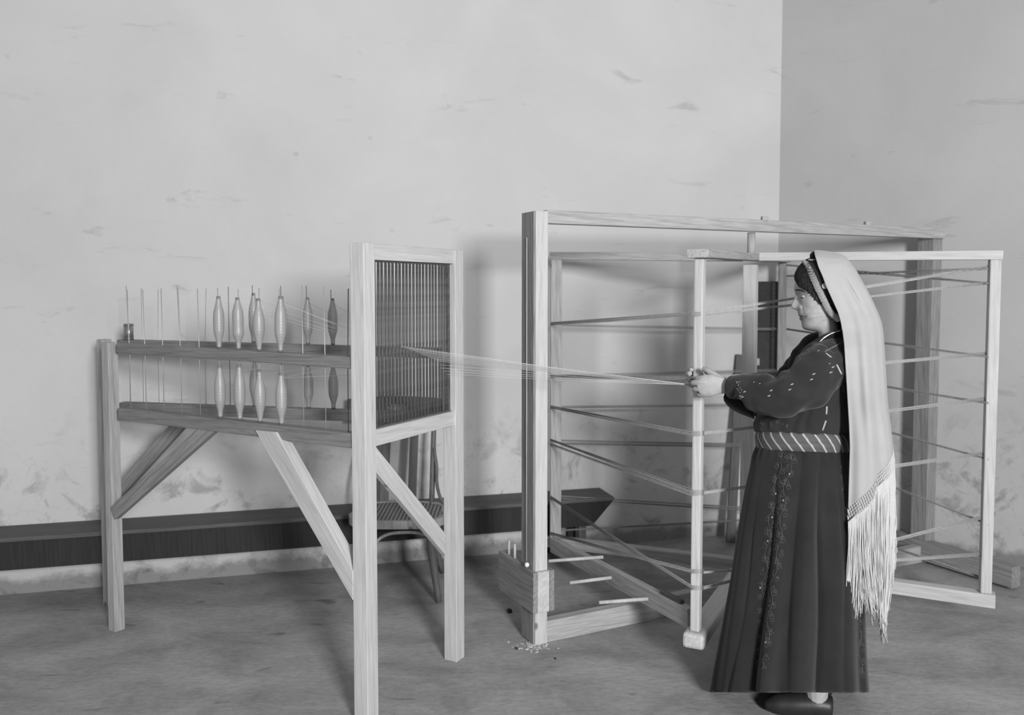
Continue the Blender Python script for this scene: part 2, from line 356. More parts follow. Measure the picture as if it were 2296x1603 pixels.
for v in [v for v in bm.verts if not v.link_faces]: bm.verts.remove(v)
link('back_panel', done(bm, 'back_panel'), M['chair'], ch, None, True)

# ------------------------------------------------------------------ creel (bobbin rack) with the slatted reed frame
pA = atz(822, 1618, 0); pB = atz(1019, 1476, 0)          # near and far post of the reed frame
pA = Vector((pA.x, pA.y, 0)); pB = Vector((pB.x, pB.y, 0))
gd = (pB-pA).normalized(); gn = Vector((gd.y, -gd.x, 0))
creel = thing('bobbin_creel', (pA+pB)/2, 'wooden bobbin rack with grey rails and a tall slatted reed frame at its right end', 'rack')
zt = at(822, 545, pA.y).z
PS = .062
beam('post', creel, pA, pA+Vector((0, 0, zt)), PS, PS, M['wl'], up=gd)
beam('post', creel, pB, pB+Vector((0, 0, at(1019, 561, pB.y).z)), PS, PS, M['wl'], up=gd)
rt0 = at(848, 565, pA.y).z; zi0 = at(850, 583, pA.y+.03).z
hi_ = zt-zi0
beam('top_rail', creel, pA+gd*.03+Vector((0, 0, zi0+hi_/2)), pB+gd*.0+Vector((0, 0, zi0+hi_/2)), .045, hi_, M['wl'])
zb1 = at(850, 963, pA.y+.03).z; zb0 = at(850, 1000, pA.y+.03).z
beam('lower_rail', creel, pA+gd*.03+Vector((0, 0, (zb0+zb1)/2)), pB+gd*.0+Vector((0, 0, (zb0+zb1)/2)), .045, zb1-zb0, M['wl'])
beam('reed_bar', creel, pA+gd*.031+Vector((0, 0, zi0-.003)), pB-gd*.031+Vector((0, 0, zi0-.003)), .012, .006, M['rod'], bev=.001)
beam('reed_bar', creel, pA+gd*.031+Vector((0, 0, zb1+.003)), pB-gd*.031+Vector((0, 0, zb1+.003)), .012, .006, M['rod'], bev=.001)
Lr = (pB-pA).length; nrod = 24; bm = bmesh.new()
tube_bm(bm, [Vector((0, 0, 0)), Vector((0, 0, (zi0-zb1)*.5)), Vector((0, 0, zi0-zb1))], .0048, 8); rodme = done(bm, 'reed_rod')
rods = []
for i in range(nrod):
    d = .045+(Lr-.085)*i/(nrod-1)+random.uniform(-.0015, .0015); p = pA+gd*d; rods.append(p)
    o = link('reed_rod', rodme, M['rod'], creel, Matrix.Translation(p+Vector((0, 0, zb1))), True)
beam('reed_stave', creel, pB-gd*.040+Vector((0, 0, zb1)), pB-gd*.040+Vector((0, 0, zi0)), .014, .012, M['rod'], up=gd)
# brace inside the reed frame
def flat_brace(pts, plane_p, plane_d, thick, mat, front=.5):
    """board with sawn ends: outline given by corners that lie in the vertical plane through plane_p along plane_d"""
    nn = Vector((plane_d.y, -plane_d.x, 0)); bm = bmesh.new(); A = []; B = []
    for px, py in pts:
        d = ray(px, py); t = nn.dot(plane_p-CAM)/nn.dot(d); q = CAM+d*t; A.append(bm.verts.new(q+nn*thick*front)); B.append(bm.verts.new(q-nn*thick*(1-front)))
    n = len(A); bm.faces.new(A); bm.faces.new(B[::-1])
    for i in range(n): bm.faces.new((A[i], B[i], B[(i+1) % n], A[(i+1) % n]))
    bmesh.ops.recalc_face_normals(bm, faces=bm.faces); bmesh.ops.bevel(bm, geom=bm.edges[:], offset=.0018, segments=1, affect='EDGES')
    c = A0 = None; qa = [CAM+ray(*p)*(nn.dot(plane_p-CAM)/nn.dot(ray(*p))) for p in pts]; m_ = frame((qa[0]+qa[1])/2, (qa[2]+qa[3])/2, nn)
    bmesh.ops.transform(bm, matrix=m_.inverted(), verts=bm.verts); return link('brace', done(bm, 'brace'), mat, creel, m_)
flat_brace([(838, 1002), (838, 1058), (994, 1244), (994, 1196)], pA, gd, .024, M['wl'])
# long rails
def rail_pts(pa, Ya, pb, Yb_): return at(pa[0], pa[1], Ya), at(pb[0], pb[1], Yb_)
FL = atz(262, 1412, 0); RLpos = Vector((-1.97, 4.02, 0))
# direction of front rails: from near post to front left post
fa = pA; fb = Vector((FL.x, FL.y, 0)); fdir = (fb-fa).normalized(); ra = pB; rb = RLpos; rdir = (rb-ra).normalized()
def lerp_px(a, b, px):   # point on plan line a-b seen in column px
    k = None
    lo_, hi2_ = 0.0, 1.3
    f = lambda t: (CX+F*(a.x+(b.x-a.x)*t)/((a.y+(b.y-a.y)*t)*math.cos(TH)+.0)) - px
    for _ in range(60):
        m_ = (lo_+hi2_)/2
        if f(m_) > 0: lo_ = m_
        else: hi2_ = m_
    return a+(b-a)*lo_
def rail(name, a, b, pxa, ya0, ya1, pxb, yb0, yb1, mat, wid=.05, ext=.0):
    qa = lerp_px(a, b, pxa); qb = lerp_px(a, b, pxb)
    za1, za0 = at(pxa, ya0, qa.y).z, at(pxa, ya1, qa.y).z; zb1_, zb0_ = at(pxb, yb0, qb.y).z, at(pxb, yb1, qb.y).z
    hh = ((za1-za0)+(zb1_-zb0_))/2
    A = Vector((qa.x, qa.y, (za0+za1)/2)); B = Vector((qb.x, qb.y, (zb0_+zb1_)/2)); d = (A-B)
    A2 = B+d*((a-qb).length/(qa-qb).length); B2 = B-d.normalized()*ext
    o = beam(name, creel, A2, B2, wid, hh, mat); return A2, B2, hh
R = {}
R['fu'] = rail('rail', fa, fb, 795, 799.5, 826, 275, 769, 790, M['wr'], ext=.02)
R['fl'] = rail('rail', fa, fb, 795, 970, 1003, 275, 914, 940, M['wr'], ext=.02)
R['ru'] = rail('rail', ra, rb, 795, 775, 797, 275, 761, 781, M['wr'], ext=.02)
R['rl'] = rail('rail', ra, rb, 795, 919, 943, 275, 901, 924, M['wr'], ext=.02)
for key, base in (('f', fb), ('r', rb)):
    top = R[key+'u'][1].z+.02
    beam('post', creel, base, Vector((base.x, base.y, top)), .05, .05, M['wm'], up=fdir)
for key in 'ul':
    beam('end_rail', creel, R['f'+key][1]-fdir*.01, R['r'+key][1]-rdir*.01, .035, .04, M['wr'])
# braces
def brace(pa, pb, wid, th, mat, side):
    return beam('brace', creel, pa, pb, th, wid, mat, up=side.cross(pb-pa))
fn = Vector((fdir.y, -fdir.x, 0)); rn = Vector((rdir.y, -rdir.x, 0))
flat_brace([(634, 966), (588, 962), (806, 1340), (806, 1275)], fa, fdir, .05, M['wl'], .3)
ql = lerp_px(fa, fb, 480); qz = lerp_px(fa, fb, 262); brace(at(480, 952, ql.y), at(258, 1150, qz.y), .06, .03, M['wg'], fn)
ql = lerp_px(ra, rb, 412); brace(at(418, 935, ql.y), at(240, 1132, rb.y), .062, .03, M['wg'], rn)
# spindles
def railz(key, q):   # top of rail at plan point q
    A, B, hh = R[key]; t = (Vector((q.x, q.y, 0))-Vector((A.x, A.y, 0))).length/(Vector((B.x, B.y, 0))-Vector((A.x, A.y, 0))).length
    return A.z+(B.z-A.z)*t+hh/2
front_x = [287, 322, 362, 402, 444, 489, 533, 579, 627, 677, 727, 778]; rear_x = [286, 316, 351, 402, 457, 512, 567, 632, 689, 745]
spots = {}
for row, xs, a, b in (('f', front_x, fa, fb), ('r', rear_x, ra, rb)):
    for px in xs:
        q = lerp_px(a, b, px); z0 = railz(row+'l', q)-.02; z1 = at(px, 645+random.uniform(-6, 6), q.y).z
        lean = Vector((random.uniform(-.008, .008), random.uniform(-.01, .01), 0))
        dark = px in (778, 745) or (row == 'r' and px > 500)
        p = tube('spindle', creel, [Vector((q.x, q.y, z0)), Vector((q.x, q.y, (z0+z1)/2)), Vector((q.x, q.y, z1))+lean], .0018 if row == 'f' else .0015, M['spin_d'] if dark else M['spin'], 6)
        spots[row, px] = (q, z0, z1)

# bobbins (pirns of yarn) on the spindles
def pirn(shape):
    L = .205; pr = {0: [(0, .009), (.12, .0095), (.2, .014), (.32, .0205), (.45, .0215), (.62, .0215), (.72, .019), (.84, .0125), (.93, .009), (1, .008)],
                    1: [(0, .008), (.14, .009), (.22, .0155), (.3, .0215), (.42, .020), (.6, .0215), (.74, .020), (.86, .013), (.93, .0085), (1, .008)],
                    2: [(0, .0085), (.08, .009), (.22, .015), (.36, .0215), (.5, .023), (.62, .022), (.76, .0155), (.85, .009), (1, .0085)]}[shape]
    zz = np.linspace(.03, .95, 60); rr = np.interp(zz, [p[0] for p in pr], [p[1] for p in pr])
    rr = np.convolve(np.pad(rr, 2, 'edge'), np.ones(5)/5, 'valid')
    prof = [(float(r)+.00018*math.sin(i*1.7), float(z)*L) for i, (z, r) in enumerate(zip(zz, rr))]
    return done(lathe(prof, 20), 'yarn'), L
def core(L): return done(lathe([(.0045, 0), (.0085, .001), (.0085, L*.05), (.0075, L*.06), (.0065, L*.9), (.0078, L*.93), (.0078, L-.001), (.004, L)], 12), 'core')
pirns = [pirn(k) for k in range(3)]; cores = core(.205)
ord_ = ['leftmost', 'second', 'third', 'rightmost']
B_list = [('f', 489, 'u', 664, 779, 0), ('f', 533, 'u', 667, 783, 1), ('f', 579, 'u', 669, 786, 2), ('f', 627, 'u', 664, 789, 0),
          ('r', 567, 'u', 657, 770, 0), ('r', 632, 'u', 665, 773, 2), ('r', 689, 'u', 667, 772, 0), ('r', 745, 'u', 669, 774, 0),
          ('f', 489, 'l', 819, 934, 0), ('f', 533, 'l', 817, 940, 0), ('f', 579, 'l', 828, 946, 2), ('f', 627, 'l', 836, 952, 0),
          ('r', 567, 'l', 808, 911, 2), ('r', 632, 'l', 812, 913, 2), ('r', 689, 'l', 818, 914, 0), ('r', 745, 'l', 820, 918, 0)]
tips = []
for n_, (row, px, lev, yt, yb, shp) in enumerate(B_list):
    q, z0, z1 = spots[row, px]; zr = railz(row+lev, q); zt_ = at(px, yt, q.y).z; sc = max(.75, (zt_-zr)/.205)
    lab = '%s from the left of four yarn bobbins on the %s %s rail' % (ord_[n_ % 4], lev == 'u' and 'upper' or 'lower', row == 'f' and 'front' or 'rear')
    lab = lab.replace('leftmost from the left', 'leftmost').replace('rightmost from the left', 'rightmost')
    t = thing('bobbin', Vector((q.x, q.y, zr)), lab, 'bobbin', 'yarn bobbins on the rack')
    mt = Matrix.Translation(Vector((q.x, q.y, zr+.0005))) @ Matrix.Rotation(random.uniform(0, 6), 4, 'Z') @ Matrix.Rotation(random.uniform(-.015, .015), 4, 'X') @ Matrix.Diagonal((1.0, 1.0, sc, 1))
    link('core', cores, M['wr'], t, mt, True); link('yarn', pirns[shp][0], M['bob'], t, mt, True)
    tips.append(Vector((q.x, q.y, zr+.205*sc*.9)))
q, z0, z1 = spots['r', 286]; zr = railz('ru', q)
t = thing('metal_tube', Vector((q.x, q.y, zr)), 'short shiny metal tube standing on the upper rear rail at the rack end', 'tube')
hh = at(287, 726, q.y).z-zr
bm = lathe([(.020, 0), (.022, .001), (.022, hh), (.0195, hh), (.0195, .004)], 24)
link('shell', done(bm, 'shell'), M['tin'], t, Matrix.Translation(Vector((q.x, q.y, zr))), True)
for zz in (.006, hh-.006): link('rim', done(lathe([(.022, 0), (.0235, .001), (.0235, .004), (.022, .005)], 24), 'rim'), M['tin'], t, Matrix.Translation(Vector((q.x, q.y, zr+zz-.002))), True)

# ------------------------------------------------------------------ gantry that carries the reel
g0 = atz(1200, 1448, 0); g0 = Vector((g0.x, g0.y, 0)); GR = Vector((2.37, 4.66, 0)); G = (GR-g0).normalized(); GN = Vector((G.y, -G.x, 0))
gantry = thing('reel_gantry', (g0+GR)/2, 'tall wooden gantry of two posts and a long top bar standing over the warping reel', 'frame')
ztop = at(1200, 472, g0.y).z; pc = g0+G*.03-GN*.06
beam('post', gantry, pc, pc+Vector((0, 0, ztop)), .06, .12, M['wl'], up=GN)
# added darker sheet: shade of the left post's outer face, put into colour
pd = g0-G*.004-GN*.061
beam('shade_sheet', gantry, pd+Vector((0, 0, .005)), pd+Vector((0, 0, ztop-.002)), .008, .114, M['wg'], up=GN)
zrp = at(2070, 512, GR.y).z; rc = GR-GN*.05
beam('post', gantry, rc, rc+Vector((0, 0, zrp)), .075, .10, M['wg'], up=GN)
tb0 = g0+G*.058-GN*.03; tb1 = GR+G*.03-GN*.0
za, zb = at(1228, 472, tb0.y).z, at(1228, 501, tb0.y).z; zc, zd = at(2087, 512, tb1.y).z, at(2087, 536, tb1.y).z
beam('top_bar', gantry, V2(tb0, (za+zb)/2), V2(tb1, (zc+zd)/2), .045, (za-zb+zc-zd)/2, M['wm'])
mid = None
zq0, zq1 = at(1228, 1389, tb0.y).z, 0.0
beam('bottom_rail', gantry, V2(tb0-GN*.0, zq0/2), V2(GR-GN*.04, zq0/2), .05, zq0, M['wm'])
# sandwich block round the foot of the left post
bz1, bz0 = at(1200, 1281, g0.y).z, at(1200, 1372, g0.y).z
for off, wd, ex, mt in ((-.010, .022, .33, M['wg']), (.03, .058, .30, M['wl']), (.072, .022, .30, M['wg'])):
    if off == .03: A_ = g0+G*off+GN*.022; B_ = g0+G*off+GN*.001
    else: A_ = g0+G*off+GN*.022; B_ = g0+G*off-GN*ex
    beam('foot_block', gantry, V2(A_, (bz0+bz1)/2), V2(B_, (bz0+bz1)/2), wd, bz1-bz0, mt)
beam('foot_block', gantry, V2(g0+G*.03-GN*.121, (bz0+bz1)/2), V2(g0+G*.03-GN*.33, (bz0+bz1)/2), .058, bz1-bz0, M['wg'])
for dd in (.20, .26):
    p = g0+G*.0-GN*dd; tube('peg', gantry, [V2(p, bz1-.01), V2(p, bz1+.065)], [.0065, .0055], M['wl'], 10)
p = g0-G*.012-GN*.06
tube('cord', gantry, [V2(p, at(1186, 533, p.y).z), V2(p, bz1+.03)], .0022, M['wl'], 6)
bm = bmesh.new(); bmesh.ops.create_uvsphere(bm, u_segments=12, v_segments=8, radius=.011); link('ring', done(bm, 'ring'), M['bead'], gantry, Matrix.Translation(V2(p-G*.008+GN*.02, bz1+.02)), True)
# right foot beam
fB = GR+GN*.55; fA = GR-GN*.16
beam('foot_beam', gantry, V2(GR-GN*.22-G*.03, .07), V2(GR+GN*.5+G*.0, .07), .07, .11, M['wg'])
for t_, px_ in ((.5, 1680), (.78, 1925)):
    q = g0+(GR-g0)*t_; zz = za+(zc-za)*t_
    beam('wedge', gantry, V2(q, zz-.005), V2(q, zz+.018), .03, .03, M['wm'])

# ------------------------------------------------------------------ warping reel
cc = lerp_px(g0+G*.0, GR, 1679) if False else None
P2 = at(1565, 1000, 3.2); P2 = Vector((P2.x, 3.2, 0))
Cc = Vector((1.185, 4.14, 0)); Cc.x = at(1679, 900, 4.14).x
u_ = (Cc-P2); Rr = u_.length; u_.normalize(); v_ = Vector((u_.y, -u_.x, 0))
P4 = Cc+u_*Rr; P1 = Cc-v_*Rr; P5 = Cc+v_*Rr
reel = thing('warping_reel', V2(Cc, 0), 'large four-post wooden warping reel on a square axle wound with bands of yarn', 'reel')
def ztp(p, px, py): return at(px, py, p.y).z
z2t, z1t, z4t, z5t = ztp(P2, 1565, 579), ztp(P1, 1243, 582), ztp(P4, 1755, 588), ztp(P5, 2115, 582)
z2b, z1b = ztp(P2, 1565, 1413), ztp(P1, 1243, 1203)
z4b = z1b; z5b = (z2b+z1b)/2
axz = (z2t+z4t)/2
def post(p, z0, z1, w, mat, diag): 
    o = beam('post', reel, V2(p, z0), V2(p, z1), w, w*1.05, mat, up=diag, bev=.006); return o
post(P2, z2b, z2t, .037, M['wl'], Vector((.5, .866, 0)).normalized()); post(P1, z1b, z1t, .062, M['wm'], Vector((.0, 1, 0)).normalized())
post(P4, z4b, z4t, .050, M['wg'], Vector((.3, 1, 0)).normalized()); post(P5, z5b, z5t, .046, M['wl'], Vector((.3, 1, 0)).normalized())
# axle, from floor block to top bar
zbar = (za+zb+zc+zd)/4-.03
beam('axle', reel, V2(Cc, .06), V2(Cc, axz-.02), .064, .064, M['wl'], up=u_)
tube('axle_pin', reel, [V2(Cc, axz), V2(Cc, zbar)], .019, M['wm'], 12)
tube('axle_pin', reel, [V2(Cc, .0), V2(Cc, .07)], .02, M['wm'], 12)
# arms: B through P2-C-P4, A through P1-C-P5, upper and lower
hh = at(1565, 559, 3.15).z-at(1565, 579, 3.15).z
beam('arm', reel, V2(P2-u_*.045, z2t+hh/2), V2(P4+u_*.03, z4t+hh/2), .083, hh, M['wm'])
beam('arm', reel, V2(P1-v_*.03, z1t+.021), V2(Cc-v_*.042, axz+.018), .05, .042, M['wm'])
beam('arm', reel, V2(Cc+v_*.042, axz+.018), V2(P5+v_*.03, z5t+.019), .05, .04, M['wl'])
hb = at(1565, 1413, 3.15).z-at(1565, 1447, 3.15).z
beam('arm', reel, V2(P2-u_*.045, z2b-hb/2), V2(P4+u_*.03, z4b-hb/2), .085, hb, M['wl'], bev=.013)
beam('arm', reel, V2(P1-v_*.05, z1b-.03), V2(Cc-v_*.043, (z2b+z4b)/2-.03), .06, .055, M['wm'])
beam('arm', reel, V2(Cc+v_*.043, (z2b+z4b)/2-.03), V2(P5+v_*.04, z5b-.03), .06, .06, M['wl'])
# lease beam with three pegs along the chord P1-P2
la = at(1240, 1221, P1.y-.06); lb = at(1550, 1386, P2.y+.055)
lz = (lb-la).normalized(); lup = Vector((0, 0, 1)); lside = lz.cross(lup).normalized()
lbm = beam('lease_beam', reel, la, lb, .038, .078, M['wm'])
L_ = (lb-la).length
for (xa, ya), (xb, yb) in (((1352, 1249), (1230, 1258)), ((1378, 1294), (1277, 1307)), ((1461, 1342), (1343, 1351))):
    best = min(np.linspace(0, 1, 200), key=lambda t: abs(CX+F*(la+(lb-la)*t).x/((la+(lb-la)*t)-CAM).dot(FW)-xa))
    pt_ = la+(lb-la)*best; pe = at(xb, yb, pt_.y-.06); ps = at(xa, ya, pt_.y)
    tube('lease_peg', reel, [ps, pe], [.0085, .0075], M['wl'], 10)
sp = la+(lb-la)*.93+Vector((0, 0, .047)); setp(beam('reel_wedge', reel, sp-lz*.13, sp+lz*.03, .022, .018, M['wd']), 'dark wooden wedge')

# ------------------------------------------------------------------ yarn wound round the reel
wy = thing('wound_yarn', V2(Cc, .9), 'grey bands of warp yarn wound in crossing layers round the reel posts', 'yarn')
def band(pa, Ya, pb, Yb_, mat, n=7, h=9, rad=.00105):
    n = int(n*1.5)
    bm = bmesh.new()
    for k in range(n):
        t = (k/(n-1)-.5) if n > 1 else 0
        ha = t*h*.75+random.uniform(-.5, .5); hb_ = t*h+random.uniform(-.6, .6)
        a = at(pa[0], pa[1]+ha, Ya+random.uniform(-.006, .006)); b = at(pb[0], pb[1]+hb_, Yb_+random.uniform(-.006, .006))
        m = (a+b)/2+Vector((0, 0, -random.uniform(0, .004)))
        tube_bm(bm, [a, m, b], rad, 4, caps=True)
    return link('yarn_band', done(bm, 'yarn_band'), mat, wy, None, True)
Y1f = P1.y-.04; Y2 = P2.y-.035; Y2b = P2.y+.01; Y4 = P4.y+.03; Y5 = P5.y
x1 = 1229
for ya, yb, n, h in ((726, 703, 9, 8), (912, 972, 8, 9), (986, 1101, 7, 7), (996, 1109, 5, 6), (1115, 1318, 8, 9), (1196, 1281, 6, 8), (843, 848, 7, 8)):
    band((x1+6, ya), Y1f, (1553, yb), Y2, M['yarn_s'], n, h)
for ya, yb, h in ((728, 738, 5), (843, 830, 6), (913, 905, 6), (987, 997, 3), (994, 1001, 4), (1111, 1143, 3), (1116, 1149, 3), (1190, 1160, 4)):
    band((x1+6, ya), P1.y+.035, (1766, yb), Y4, M['yarn_s'], 5, h)
for ya, yb, n, h in ((701, 596, 6, 6), (706, 632, 6, 6), (849, 791, 7, 7), (972, 891, 7, 8), (1105, 1012, 7, 8), (1283, 1240, 6, 7), (1318, 1152, 7, 8)):
    band((1577, ya), Y2b, (2232, yb), Y5+.03, M['yarn_g'] , n, h)
for ya, yb in ((594, 635), (619, 602), (738, 800), (829, 904), (904, 1030), (997, 1175), (1145, 1300)):
    band((1764, ya), P4.y-.03, (2216, yb), Y5-.02, M['yarn_s'], 6, 5)
for yy, h in ((703, 9), (972, 10), (1105, 11), (1281, 8), (1318, 9), (848, 8)):   # turns across the near post
    bm = bmesh.new()
    for k in range(8):
        y_ = yy+(k/7-.5)*h; tube_bm(bm, [at(1551.5, y_, P2.y-.005), at(1553, y_, P2.y-.0275), at(1570, y_+random.uniform(-.5, .5), P2.y-.0275), at(1578.5, y_-1, P2.y-.004)], .0008, 4)
    link('yarn_turn', done(bm, 'yarn_turn'), M['yarn_g'], wy, None, True)
# fresh threads: bobbin -> reed gap -> hand
HAND = at(1553, 863, 3.165)
ft = thing('warp_threads', HAND, 'fine white warp threads running from the bobbins through the reed frame to the hand', 'thread')
order = sorted(range(16), key=lambda k: -tips[k].x)
for j in range(22):
    tip = tips[order[j % 16]]; up_ = B_list[order[j % 16]][2] == 'u'
    gi = 8+int(j*15/22) if j < 22 else 12
    a_, b2 = rods[min(gi, 22)], rods[min(gi+1, 23)]; gp = (a_+b2)/2
    zg = at(CX+F*gp.x/gp.y, (776+j*2.0) if j < 18 else (818+(j-18)*7), gp.y).z
    path = [tip, (tip+V2(gp, zg))/2+Vector((0, 0, -.006)), V2(gp, zg)]
    hp = HAND+Vector((random.uniform(-.003, .003), 0, random.uniform(-.002, .002)))
    mid_ = V2(gp, zg).lerp(hp, .5)+Vector((0, 0, -.004))
    tube('thread', ft, path+[mid_, hp], .00048, M['yarn'], 4)

# ------------------------------------------------------------------ floor litter
for k, (px, py, r) in enumerate(((1142, 1373, .014), (1158, 1455, .006), (1245, 1478, .005))):
    bm = bmesh.new(); bmesh.ops.create_icosphere(bm, subdivisions=2, radius=r)
    for v in bm.verts: v.co *= 1+.25*noise.noise(v.co*60+Vector((k, 0, 0))); v.co.z *= .75
    p = atz(px, py, 0)
    setp(link('pebble', done(bm, 'pebble'), M['stone'], None, Matrix.Translation((p.x, p.y, r*.62)), True),
         ('round dark pebble on the floor left of the gantry foot', 'small dark pebble lying among plaster crumbs at the gantry foot', 'tiny dark pebble on the floor just in front of the gantry foot')[k], 'pebble')
bm = bmesh.new(); c0 = atz(1190, 1447, 0)
for k in range(70):
    p = c0+Vector((random.gauss(0, .045), random.gauss(0, .03), 0)); r = random.uniform(.003, .012)
    m_ = Matrix.Translation((p.x, p.y, r*.2)) @ Matrix.Rotation(random.uniform(0, 6), 4, 'Z') @ Matrix.Diagonal((1, .7, .3, 1))
    bmesh.ops.create_icosphere(bm, subdivisions=1, radius=r, matrix=m_)
setp(link('plaster_crumbs', done(bm, 'plaster_crumbs'), M['chip'], None), 'pale plaster crumbs scattered on the floor round the gantry foot', 'debris', kind='stuff')
#PERSON
# ------------------------------------------------------------------ the woman winding the yarn
O_ = at(1820, 1000, 3.03); O_ = Vector((O_.x, 3.03, 0))
FA = math.radians(14); FD = Vector((-math.cos(FA), math.sin(FA), 0)); SD = Vector((-math.sin(FA), -math.cos(FA), 0))   # facing, her left side
def P(px, py, s=0.0):
    d = ray(px, py); t = (SD.dot(O_-CAM)+s)/SD.dot(d); return CAM+d*t
woman = thing('person', V2(O_, 0), 'woman in dark embroidered dress, striped sash and white fringed veil, holding yarn', 'person')
# --- head as rings in profile
HT = [(583, 1838, 1850, .004, 0), (585, 1822, 1862, .026, 0), (589, 1811, 1874, .044, 0), (595, 1802, 1884, .058, 0), (603, 1794, 1891, .067, 0), (615, 1787, 1897, .074, 0), (630, 1783, 1900, .077, 0), (642, 1781, 1901, .078, 0),
      (649, 1780.3, 1900, .078, 0), (653, 1782, 1899, .077, 0), (656, 1784.5, 1899, .077, 0), (661, 1788, 1898, .076, 0), (670, 1790, 1896, .075, 0), (680, 1791, 1893, .073, 0), (690, 1790, 1889, .071, 0), (695, 1788.6, 1886, .069, 0),
      (701, 1788.3, 1884, .068, -3), (706.5, 1790, 1882, .066, -6), (709, 1791.3, 1880, .065, -8), (713.5, 1791.6, 1879, .0640, -10), (717, 1793.5, 1878, .063, -13), (720, 1796, 1878, .062, -16), (724, 1797, 1877, .061, -19),
      (732, 1797.8, 1876, .058, -24), (737, 1801, 1876, .055, -27), (740, 1808, 1876, .053, -28), (742, 1819, 1877, .051, -27), (744, 1829, 1878, .049, -25), (748, 1835.5, 1880, .048, -21), (756, 1836, 1883, .049, -14), (766, 1834, 1887, .056, -6), (778, 1826, 1892, .080, 0),
      (790, 1815, 1898, .11, 0), (810, 1800, 1900, .135, 0), (850, 1790, 1898, .14, 0), (900, 1785, 1893, .13, 0), (960, 1775, 1885, .115, 0), (1010, 1765, 1880, .12, 0), (1060, 1760, 1885, .13, 0), (1110, 1765, 1885, .13, 0), (1150, 1775, 1880, .11, 0)]
HT = np.array(HT, float)
def hget(py): return [float(np.interp(py, HT[:, 0], HT[:, k])) for k in range(1, 5)]
NT = np.array([(651, 0), (656, 2), (661, 4), (666, 7), (670, 9.5), (678.6, 14), (683, 16), (686.5, 16.8), (689, 16), (691.5, 13), (693.8, 6.5), (696, .8), (698, 0)], float)
G2 = [(1799, 663, 9, 5.5, -.0075), (1814, 681, 13, 8, .003), (1805.5, 712, 3, 4, -.0035), (1800, 700, 3.5, 7, -.003), (1793, 651, 9, 3.5, .003), (1792.5, 688.5, 4.5, 3.6, .0075), (1799, 690, 2.5, 5, -.003), (1822, 716, 12, 10, .002), (1806, 688, 5, 8, -.002), (1840, 712, 12, 10, .002)]
def hpt(py, a, off=0.0):
    """head surface point at level py, angle a (0 = front, pi = back, sign = side)"""
    xf, xb, wd, tl = hget(py); cx = xf+.55*(xb-xf); ca, sa = math.cos(a), math.sin(a)
    if ca > 0: px = cx-(cx-xf)*ca**.92
    else: px = cx+(xb-cx)*abs(ca)**.9
    s = wd*abs(sa)**float(np.interp(py, [650, 672, 700, 726, 738, 745], [.95, 1.02, 1.28, 1.3, 1.1, .95]))*(1 if sa >= 0 else -1)
    q = py+tl*(px-xf)/(xb-xf)
    if 650 < py < 699:
        sg = np.interp(py, [650, 670, 680, 688, 698], [.0065, .009, .0115, .0155, .013])
        px -= float(np.interp(py, NT[:, 0], NT[:, 1]))*math.exp(-(s/sg)**2)
    if 705 < py < 718 and px < 1812: px += 4.5*math.exp(-((py-711.2)/1.1)**2)*max(0, min(1, (1809-px)/6)); s -= .002*math.exp(-((py-711.2)/1.1)**2)*max(0, min(1, (1812-px)/6))*(1 if s > 0 else -1)*min(1, abs(s)/.02)
    if True:
        d = sum(A*math.exp(-((px-gx)/wx)**2-((py-gy)/wy_)**2) for gx, gy, wx, wy_, A in G2 if py < 760)
        s += d*(1 if s > 0 else -1)*min(1, abs(s)/.02)
    cxp = cx
    if off:
        n = Vector((px-cx, (s/.00162))); L = max(n.length, 1); px += off/.00162*n.x/L; s += off*n.y/L
        if py < 640: q -= off/.00162*max(0, (640-py)/57)
    return P(px, q, s)
bm = bmesh.new()
pys = sorted(set(list(np.arange(583.0, 600, 1.5))+list(np.arange(600.0, 645, 3))+list(np.arange(645.0, 745, 1.0))+list(np.arange(745.0, 800, 3))+list(np.arange(800.0, 1151, 14))))
NA = 96; rings = []
def angs(n):  # denser at the face
    return [math.pi*((2*k/n)-1)*(.55+.45*abs((2*k/n)-1)) for k in range(n)]
AG = angs(NA)
for py in pys: rings.append([bm.verts.new(hpt(py, a)) for a in AG])
for a, b in zip(rings, rings[1:]):
    for k in range(NA): bm.faces.new((a[k], a[(k+1) % NA], b[(k+1) % NA], b[k]))
bm.faces.new(rings[0][::-1]); bm.faces.new(rings[-1])
# --- arms
near = [P(1860, 815, .11), P(1820, 855, .18), P(1752, 892, .185), P(1700, 882, .13), P(1660, 872, .075), P(1640, 868, .050), P(1625, 866, .040)]
far = [P(1865, 815, -.15), P(1810, 858, -.19), P(1745, 895, -.19), P(1700, 886, -.155), P(1655, 874, -.125), P(1630, 862, -.112), P(1615, 858, -.108)]
for pth in (near, far): tube_bm(bm, catmull(pth, 5), [.055, .052, .045, .042, .033, .027, .026], 16)
# --- legs and feet (under the skirt)
for s in (-.085, .085):
    tube_bm(bm, catmull([P(1815, 1090, s*.7), P(1815, 1300, s), P(1828, 1490, s), P(1832, 1570, s)], 5), [.068, .055, .05, .036], 14)
    a0 = P(1832, 1570, s); foot = [Vector((a0.x, a0.y, .05)), Vector((a0.x, a0.y, .04))+FD*.06, Vector((a0.x, a0.y, .03))+FD*.14]
    tube_bm(bm, [foot[0]-FD*.03]+foot, [.03, .036, .036, .024], 12)
